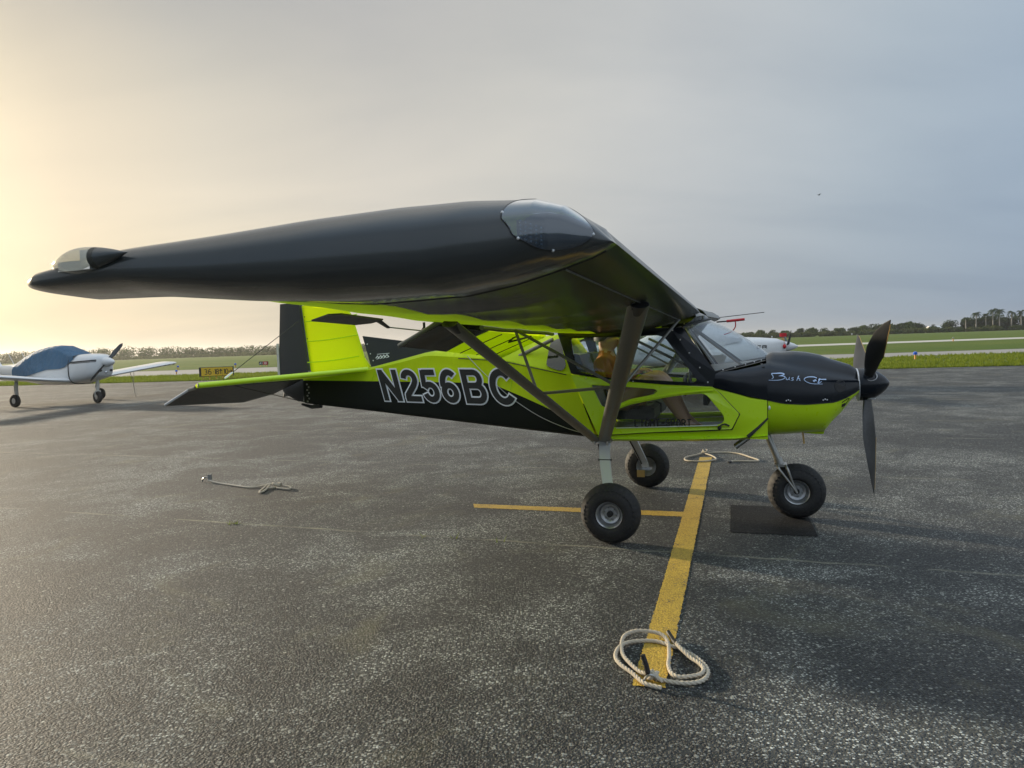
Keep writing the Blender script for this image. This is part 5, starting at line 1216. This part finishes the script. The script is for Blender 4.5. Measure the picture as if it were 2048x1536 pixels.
C_ = [(2.551, 9.55), (2.453, 9.43), (2.27, 9.264), (2.193, 9.084), (2.213, 8.953), (2.361, 8.886), (2.524, 8.952), (2.593, 9.065), (2.602, 9.302), (2.568, 9.475)]
D_ = [(2.586, 9.542), (2.842, 9.529), (2.993, 9.383), (3.041, 9.076), (3.064, 8.841), (2.983, 8.784), (2.758, 8.842), (2.700, 8.79)]
mb = MB(); rope_mesh(mb, lay(C_, .014), R0); rope_mesh(mb, lay(D_, .013), R0); mb.xf(inv); obj('coil', mb, M['rope'], rp, 60)
mb = MB(); mb.tube([(2.700, 8.79, .013), (2.655, 8.755, .015)], .013, 8); mb.xf(inv); obj('taped_end', mb, M['tape'], rp)
mb = MB(); rope_mesh(mb, [(2.53, 9.50, .02), (2.57, 9.54, .05), (2.60, 9.50, .06), (2.56, 9.47, .03), (2.55, 9.53, .06)], R0); mb.xf(inv); obj('knot', mb, M['rope'], rp, 60)
mb = MB(); mb.tube([(2.57 + .035 * math.cos(a), 9.52, .012 + .05 * math.sin(a)) for a in [k * math.pi / 8 for k in range(9)]], .007, 6); an = obj('ground_ring', mb, M['steel'], None); tag(an, 'steel tie-down ring at the far end of the yellow line', 'ring')
rp = thing('rope', 'rope stretched out with a knotted bow, left of centre on open asphalt', 'rope', (-3.78, 8.66, 0)); inv = Matrix.Translation((3.78, -8.66, 0))
E_ = [(-3.784, 8.661), (-3.65, 8.565), (-3.473, 8.427), (-3.28, 8.29), (-3.1, 8.174), (-2.997, 8.174), (-2.925, 8.22), (-2.884, 8.24), (-2.855, 8.167), (-2.84, 8.032), (-2.829, 7.887), (-2.841, 7.835), (-2.871, 7.893), (-2.889, 8.04), (-2.88, 8.188), (-2.837, 8.205), (-2.765, 8.152)]
F_ = [(-2.771, 8.17), (-2.727, 8.18), (-2.653, 8.14), (-2.597, 8.091), (-2.556, 8.002), (-2.561, 7.954), (-2.633, 7.992), (-2.736, 8.064)]
ze = [.03] + [.014] * 5 + [.022, .034, .03] + [.014] * 5 + [.034, .032, .034]
mb = MB(); rope_mesh(mb, [(x, y, z) for (x, y), z in zip(E_, ze)], R0 * 1.05); rope_mesh(mb, lay(F_, .02), R0 * 1.05); mb.xf(inv); obj('cord', mb, M['rope'], rp, 60)
mb = MB(); rope_mesh(mb, [(-2.79, 8.15, .02), (-2.74, 8.17, .055), (-2.72, 8.12, .03), (-2.77, 8.09, .055), (-2.80, 8.14, .06), (-2.75, 8.19, .02), (-2.71, 8.15, .06), (-2.76, 8.10, .02), (-2.83, 8.07, .02)], R0 * 1.05); mb.xf(inv); obj('knot', mb, M['rope'], rp, 60)
mb = MB(); mb.tube([(-3.80 + .05 * math.cos(a), 8.66, .010 + .055 * math.sin(a)) for a in [k * math.pi / 8 for k in range(9)]], .009, 6); mb.box((-3.77, 8.64, .03), (-3.73, 8.67, .10)); an = obj('ground_ring', mb, M['steel'], None); tag(an, 'rusty tie-down ring at the end of the left-hand rope', 'ring')

# ------------------------------------------------------------------ white low-wing aeroplane parked on the left under a blue cover
PY = R(-21.6)
PL = thing('white_aircraft', 'white low-wing single-engine aeroplane parked on the left under a blue canopy cover', 'aeroplane', (-14.5, 24.8, 0), PY)
# x forward from the nose wheel, y left
FS = [(.52, .16, 1.28, 1.56, 1.42), (.45, .30, .98, 1.66, 1.36), (.30, .44, .88, 1.71, 1.30), (-.05, .50, .80, 1.735, 1.24), (-.55, .55, .70, 1.72, 1.18), (-1.0, .57, .66, 1.60, 1.12), (-2.2, .58, .66, 1.50, 1.10), (-3.0, .52, .76, 1.48, 1.10), (-4.2, .32, .92, 1.44, 1.18), (-5.6, .12, 1.08, 1.38, 1.24), (-6.0, .05, 1.16, 1.34, 1.26)]
def fsec(x):
    xs = [f[0] for f in FS][::-1]; return [interp(x, xs, [f[k] for f in FS][::-1]) for k in (1, 2, 3, 4)]
def fring(x, grow=0.0, n=28):
    w, zb, zt, zm = fsec(x); r = []
    for k in range(n):
        a = 2 * math.pi * k / n; c_, s_ = math.cos(a), math.sin(a); e = .62
        r.append((x, (w + grow) * math.copysign(abs(c_) ** e, c_), zm + (zt - zm + grow if s_ > 0 else zm - zb + grow) * math.copysign(abs(s_) ** e, s_)))
    return r
mb = MB(); mb.loft([fring(x) for x in [.52, .49, .45, .38, .30, .1, -.05, -.3, -.55, -.8, -1.0, -1.5, -2.2, -2.6, -3.0, -3.6, -4.2, -5.0, -5.6, -6.0]]); obj('fuselage', mb, M['white'], PL, 50)
mb = MB(); mb.lathe([(.170, 0), (.172, .04), (.155, .16), (.11, .29), (.05, .38), (.0, .40)], (.50, 0, 1.43), (1, 0, -.02), 24); sp_ = obj('spinner', mb, M['white'], PL, 60)
def simple_blade(par, c, rad, L, mat, wmax=.15):
    c = Vector(c); rad = Vector(rad).normalized(); fwd = Vector((1, 0, 0)); tan = rad.cross(fwd); rings = []
    for k in range(13):
        t = k / 12; r_ = lerp(.05, L, t); cc = interp(t, [0, .15, .5, .85, .96, 1], [.08, .12, wmax, wmax * .8, wmax * .55, .03]); tw = R(lerp(55, 18, t)); cd = tan * math.cos(tw) + fwd * math.sin(tw); nrm = fwd * math.cos(tw) - tan * math.sin(tw)
        rings.append([c + rad * r_ + cd * (cc / 2 * math.cos(a)) + nrm * (lerp(.05, .012, t) / 2 * math.sin(a)) for a in [2 * math.pi * j / 12 for j in range(12)]])
    return obj('propeller_blade', MB().loft(rings), mat, par, 50)
simple_blade(PL, (.55, 0, 1.43), (0, .66, .62), .92, M['black_satin']); simple_blade(PL, (.55, 0, 1.43), (0, -.66, -.62), .92, M['black_satin'])
mb = MB()
for z, dz in ((1.50, .022), (1.455, .010)):
    for s in (-1, 1):
        rows = []
        for x in [.44, .3, .1, -.1, -.35, -.6]:
            w, zb, zt, zm = fsec(x); zz = z - .05 * (.44 - x); 
            def yy(z_): 
                q = max(0, min(.999, (z_ - zm) / (zt - zm))); return w * (1 - q ** (2 / .62)) ** .31
            rows.append([(x, s * (yy(zz - dz) + .006), zz - dz), (x, s * (yy(zz + dz) + .006), zz + dz)])
        mb.grid(rows, flip=s > 0)
obj('stripe', mb, M['dark_trim'], PL, 0)
for s in (-1, 1):
    mb = MB(); mb.sphere((.475, s * .21, 1.14), .03, .07, .045, 10, 6); obj('air_inlet', mb, M['tape'], PL)
mb = MB(); mb.sphere((.485, 0, 1.08), .02, .05, .05, 10, 6); obj('landing_light', mb, M['chrome'], PL)
def wing_ring(xl, c, y, z, t):
    r = []
    for k in range(24):
        a = 2 * math.pi * k / 24; q = .5 - .5 * math.cos(a); th = t * c * (2.2 * math.sqrt(q) * (1 - q) + .12 * (1 - q)) * (1 if a < math.pi else -.62); r.append((xl - q * c, y, z + th))
    return r
for s in (-1, 1):
    mb = MB(); st = [(0.3, -.60, 1.75, .80), (.60, -.62, 1.72, .82), (1.0, -.95, 1.45, .87), (2.8, -.95, 1.45, 1.08), (4.25, -.95, 1.45, 1.24), (4.45, -1.0, 1.30, 1.265), (4.57, -1.15, .95, 1.285)]
    mb.loft([wing_ring(xl, c, s * y, z, .075 if y < 4.4 else .045) for y, xl, c, z in (st if s < 0 else st)]); 
    if s > 0: mb.f = [f[::-1] for f in mb.f]
    wgp = obj('wing', mb, M['white'], PL, 50)
    for k in range(3):
        mb = MB(); a0 = 3.75 + k * .22; mb.loft([[(-.945, s * a0, 1.18 + .017 * k * 3 * .2), (-.945, s * (a0 + .09), 1.19 + .01 * k), (-1.05, s * (a0 + .20), 1.25 + .012 * k), (-1.05, s * (a0 + .11), 1.24 + .012 * k)]] + [[(-.93, s * a0, 1.175 + .01 * k), (-.93, s * (a0 + .09), 1.185 + .01 * k), (-1.04, s * (a0 + .20), 1.26 + .012 * k), (-1.04, s * (a0 + .11), 1.25 + .012 * k)]]); obj('tip_stripe', mb, M['dark_trim'], wgp, 0)
    mb = MB(); mb.tube([(-1.88, s * 1.52, .88), (-1.88, s * 1.52, .22)], [.055, .045], 10); mb.box((-1.96, s * 1.52 - .04, .45), (-1.92, s * 1.52 + .04, .75)); lg = obj('main_gear_leg', mb, M['white_dirty'], PL)
    mb = MB(); mb.lathe([(.10, .06), (.15, .075), (.20, .06), (.215, .03), (.215, -.03), (.20, -.06), (.15, -.075), (.10, -.06)], (-1.88, s * 1.60, .218), (0, 1, 0), 28); mw = obj('main_wheel', mb, M['tyre'], PL, 50)
    mb = MB(); mb.lathe([(0, .055), (.10, .05), (.10, -.05), (0, -.055)], (-1.88, s * 1.60, .218), (0, 1, 0), 20); obj('rim', mb, M['rim'], mw)
    mb = MB(); hb = [(-1.6, s * 2.7, 1.02), (-1.45, s * 2.7, .62), (-1.4, s * 2.72, .12), (-1.38, s * 2.75, .02)]; mb.tube(hb, .012, 6); mb.tube([(-1.6, s * 2.9, 1.05), (-1.44, s * 2.72, .60)], .010, 6); tr_ = obj('tie_down_rope', mb, M['rope'], None); tr_.location = (-14.5, 24.8, 0); tr_.rotation_euler = (0, 0, PY)
    tag(tr_, ('frayed tie-down rope hanging under the far wing of the covered aeroplane' if s > 0 else 'tie-down rope hanging under the near wing of the covered aeroplane'), 'rope')
mb = MB(); mb.loft([wing_ring(-5.2, .75, y, 1.30, .05) for y in (-1.6, 1.6)]); obj('tailplane', mb, M['white'], PL, 50)
mb = MB(); mb.loft([[(-4.9, -.04, 1.36), (-4.9, .04, 1.36), (-6.0, .02, 1.3), (-6.0, -.02, 1.3)], [(-5.6, -.03, 2.2), (-5.6, .03, 2.2), (-6.25, .015, 2.2), (-6.25, -.015, 2.2)]]); obj('fin', mb, M['white'], PL, 0)
mb = MB(); mb.tube([(.06, 0, .88), (.02, 0, .40)], [.05, .035], 10); mb.tube([(.02, -.10, .42), (.0, -.10, .215)], .016, 8); mb.tube([(.02, .10, .42), (.0, .10, .215)], .016, 8); mb.tube([(.02, -.10, .42), (.02, .10, .42)], .022, 8); mb.tube([(-.02, .03, .75), (-.14, .03, .55), (-.02, .03, .40)], .016, 8); obj('nose_gear_leg', mb, M['white_dirty'], PL)
mb = MB(); mb.lathe([(.09, .055), (.14, .07), (.195, .058), (.21, .028), (.21, -.028), (.195, -.058), (.14, -.07), (.09, -.055)], (0, 0, .212), (.15, 1, 0), 28); nw = obj('nose_wheel', mb, M['tyre'], PL, 50)
mb = MB(); mb.lathe([(0, .05), (.09, .045), (.09, -.045), (0, -.05)], (0, 0, .212), (.15, 1, 0), 18); obj('rim', mb, M['rim'], nw)
for x, z in ((-3.5, 1.95), (-4.2, 1.85)):
    mb = MB(); mb.tube([(x, 0, fsec(x)[2] - .02), (x - .30, 0, z)], .008, 6); obj('antenna', mb, M['white'], PL)
# canopy cover
mb = MB(); rows = []
CVX = [-.42, -.55, -.75, -1.0, -1.3, -1.65, -2.0, -2.4, -2.8, -3.2, -3.55, -3.7]
for x in CVX:
    w, zb, zt, zm = fsec(x); top = interp(x, [-3.7, -3.5, -2.9, -2.3, -1.7, -1.3, -.9, -.55, -.42], [1.52, 1.62, 1.86, 2.01, 2.07, 2.05, 1.92, 1.76, 1.72])
    low = interp(x, [-3.7, -3.2, -2.6, -2.0, -1.5, -1.1, -.75, -.42], [1.02, .98, 1.02, 1.16, 1.24, 1.22, 1.30, 1.55]); r = []
    for k in range(25):
        a = lerp(-1, 1, k / 24); q = abs(a); y = math.copysign(1, a) * (w + .035) * min(1, (q * 1.35)) ** .75 if q else 0; z = lerp(top, low, q ** 2.2)
        y = math.copysign(min(abs(y), (w + .035) * (1 if z < zm + .1 else max(.55, 1 - (z - zm - .1) * .42))), a); r.append((x, y + .008 * math.sin(x * 11 + k), z + .006 * math.sin(k * 2.1 + x * 7)))
    rows.append(r)
mb.grid(rows); cvr = obj('canopy_cover', mb, M['blue_cover'], None, 60); cvr.location = (-14.5, 24.8, 0); cvr.rotation_euler = (0, 0, PY); tag(cvr, 'blue canvas cover draped over the cabin of the white aeroplane on the left', 'cover')
for nm in ('strap',):
    mb = MB(); mb.tube([p for p in fring(-.62, .012)], .014, 6, closed=True); obj(nm, mb, M['dark_trim'], cvr)

# ------------------------------------------------------------------ white aeroplane behind the cockpit
QY = R(-14)
QL = thing('white_aircraft', 'white aeroplane with a pointed spinner parked behind the green cockpit', 'aeroplane', (8.55, 22.0, 0), QY)
FS2 = [(-.05, .16, 1.05, 1.37, 1.21), (-.3, .36, .86, 1.47, 1.18), (-.8, .48, .74, 1.52, 1.14), (-1.5, .56, .66, 1.56, 1.10), (-2.2, .60, .62, 1.60, 1.10), (-3.6, .62, .64, 1.58, 1.12), (-4.6, .50, .76, 1.52, 1.16), (-6.0, .22, 1.0, 1.42, 1.22), (-7.2, .06, 1.15, 1.36, 1.26)]
FS_keep = FS; FS = FS2
XS2 = [-.05, -.12, -.2, -.3, -.5, -.8, -1.1, -1.5, -1.9, -2.2, -2.8, -3.6, -4.1, -4.6, -5.3, -6.0, -7.2]
mb = MB(); mb.loft([fring(x) for x in XS2]); obj('fuselage', mb, M['white'], QL, 50)
mb = MB(); mb.lathe([(.155, 0), (.157, .03), (.14, .13), (.09, .27), (.03, .37), (0, .39)], (-.07, 0, 1.21), (1, 0, 0), 24); obj('spinner', mb, M['white'], QL, 60)
for a in (62, 182, 302): simple_blade(QL, (.02, 0, 1.21), (0, math.sin(R(a)), math.cos(R(a))), .92, M['black_satin'], .16)
mb = MB(); rows = []
for x in [-1.35, -1.5, -1.8, -2.2, -2.7, -3.2, -3.7, -4.2, -4.5]:
    w, zb, zt, zm = fsec(x); top = interp(x, [-4.5, -4.0, -3.2, -2.6, -2.0, -1.6, -1.35], [1.56, 1.80, 2.06, 2.10, 1.92, 1.68, 1.575]); low = interp(x, [-4.5, -3.0, -1.35], [1.15, 1.05, 1.45]); r = []
    for k in range(23):
        a = lerp(-1, 1, k / 22); q = abs(a); r.append((x, math.copysign(1, a) * (w + .03) * min(1, q * 1.4) ** .8 + .01 * math.sin(x * 9 + k), lerp(top, low, q ** 2) + .01 * math.sin(k * 1.9 + x * 6)))
    rows.append(r)
mb.grid(rows); cv2 = obj('canopy_cover', mb, M['grey_cover'], None, 60); cv2.location = (8.55, 22, 0); cv2.rotation_euler = (0, 0, QY); tag(cv2, 'pale grey canvas cover over the cabin of the white aeroplane behind the cockpit', 'cover')
for s in (-1, 1):
    mb = MB(); st = [(.3, -1.9, 1.6, .74), (4.2, -2.0, 1.15, 1.06), (5.2, -2.15, .85, 1.16)]; mb.loft([wing_ring(xl, c, s * y, z, .07) for y, xl, c, z in st])
    if s > 0: mb.f = [f[::-1] for f in mb.f]
    obj('wing', mb, M['white'], QL, 50)
    mb = MB(); mb.tube([(-2.9, s * .55, .70), (-2.95, s * 1.45, .22)], [.06, .04], 10); obj('main_gear_leg', mb, M['white'], QL)
    mb = MB(); mb.lathe([(0, .05), (.10, .06), (.15, .075), (.19, .055), (.20, 0), (.19, -.055), (.15, -.075), (.10, -.06), (0, -.05)], (-2.95, s * 1.5, .205), (0, 1, 0), 24); obj('main_wheel', mb, M['tyre'], QL, 50)
mb = MB(); mb.tube([(-.6, 0, .78), (-.35, 0, .20)], [.05, .035], 10); obj('nose_gear_leg', mb, M['white'], QL)
mb = MB(); mb.lathe([(0, .04), (.09, .05), (.14, .065), (.175, .05), (.185, 0), (.175, -.05), (.14, -.065), (.09, -.05), (0, -.04)], (-.35, 0, .19), (0, 1, 0), 24); obj('nose_wheel', mb, M['tyre'], QL, 50)
mb = MB(); mb.loft([wing_ring(-6.5, .7, y, 1.32, .05) for y in (-1.9, 1.9)]); obj('tailplane', mb, M['white'], QL, 50)
mb = MB(); mb.loft([[(-6.0, -.05, 1.40), (-6.0, .05, 1.40), (-7.2, .02, 1.34), (-7.2, -.02, 1.34)], [(-6.9, -.03, 2.55), (-6.9, .03, 2.55), (-7.5, .015, 2.55), (-7.5, -.015, 2.55)]]); obj('fin', mb, M['white'], QL, 0)
ST = []
for c, x in (('E', -.92), ('R', -.76)): ST += sgn(c, x, 1.185, .085, .125)
def onside(u, v, l):
    w, zb, zt, zm = fsec(u); q = max(0, min(.99, (v - zm) / (zt - zm))); return (u, -(w * (1 - q ** (2 / .62)) ** .31 + .006 + l), v)
text_strokes(QL, 'lettering', ST, .022, onside, M['decal_black'])
# plug flags in its air inlets
pf = MB()
for y in (-.20, .20):
    pf.sphere((-.10, y, 1.22), .06, .10, .07, 10, 6); pf.tube([(-.10, y, 1.27), (-.12, y * .8, 1.58)], .006, 5); pf.box((-.19, y * .8 - .01, 1.52), (-.03, y * .8 + .01, 1.63))
pg = obj('inlet_plug', pf, M['red'], None); pg.location = (8.55, 22, 0); pg.rotation_euler = (0, 0, QY); tag(pg, 'red inlet plugs with flags behind the propeller of the white aeroplane', 'plug')
FS = FS_keep

for o in bpy.data.objects:                                          # sets too small to pick apart stay one part
    if o.name.split('.')[0] in ('rivet', 'windscreen_screw', 'lens_screw', 'cowl_fastener', 'fin_bolt', 'dorsal_rivet', 'lamp_cell'): o['kind'] = 'stuff'

# ------------------------------------------------------------------ thin haze, added partly to stand in for lens flare on the left
t = NT('flare_haze'); vol = t.node('ShaderNodeVolumePrincipled', {'Color': (.93, .94, .95, 1), 'Density': .00019, 'Anisotropy': .55})
t.l.new(vol.outputs[0], t.out.inputs['Volume'])
mb = MB(); mb.box((-3050, -650, -1.1), (3050, 4250, 34)); tag(obj('haze', mb, t.m, None, 0), 'thin haze added over the airfield, partly in place of lens flare', 'haze', kind='stuff')
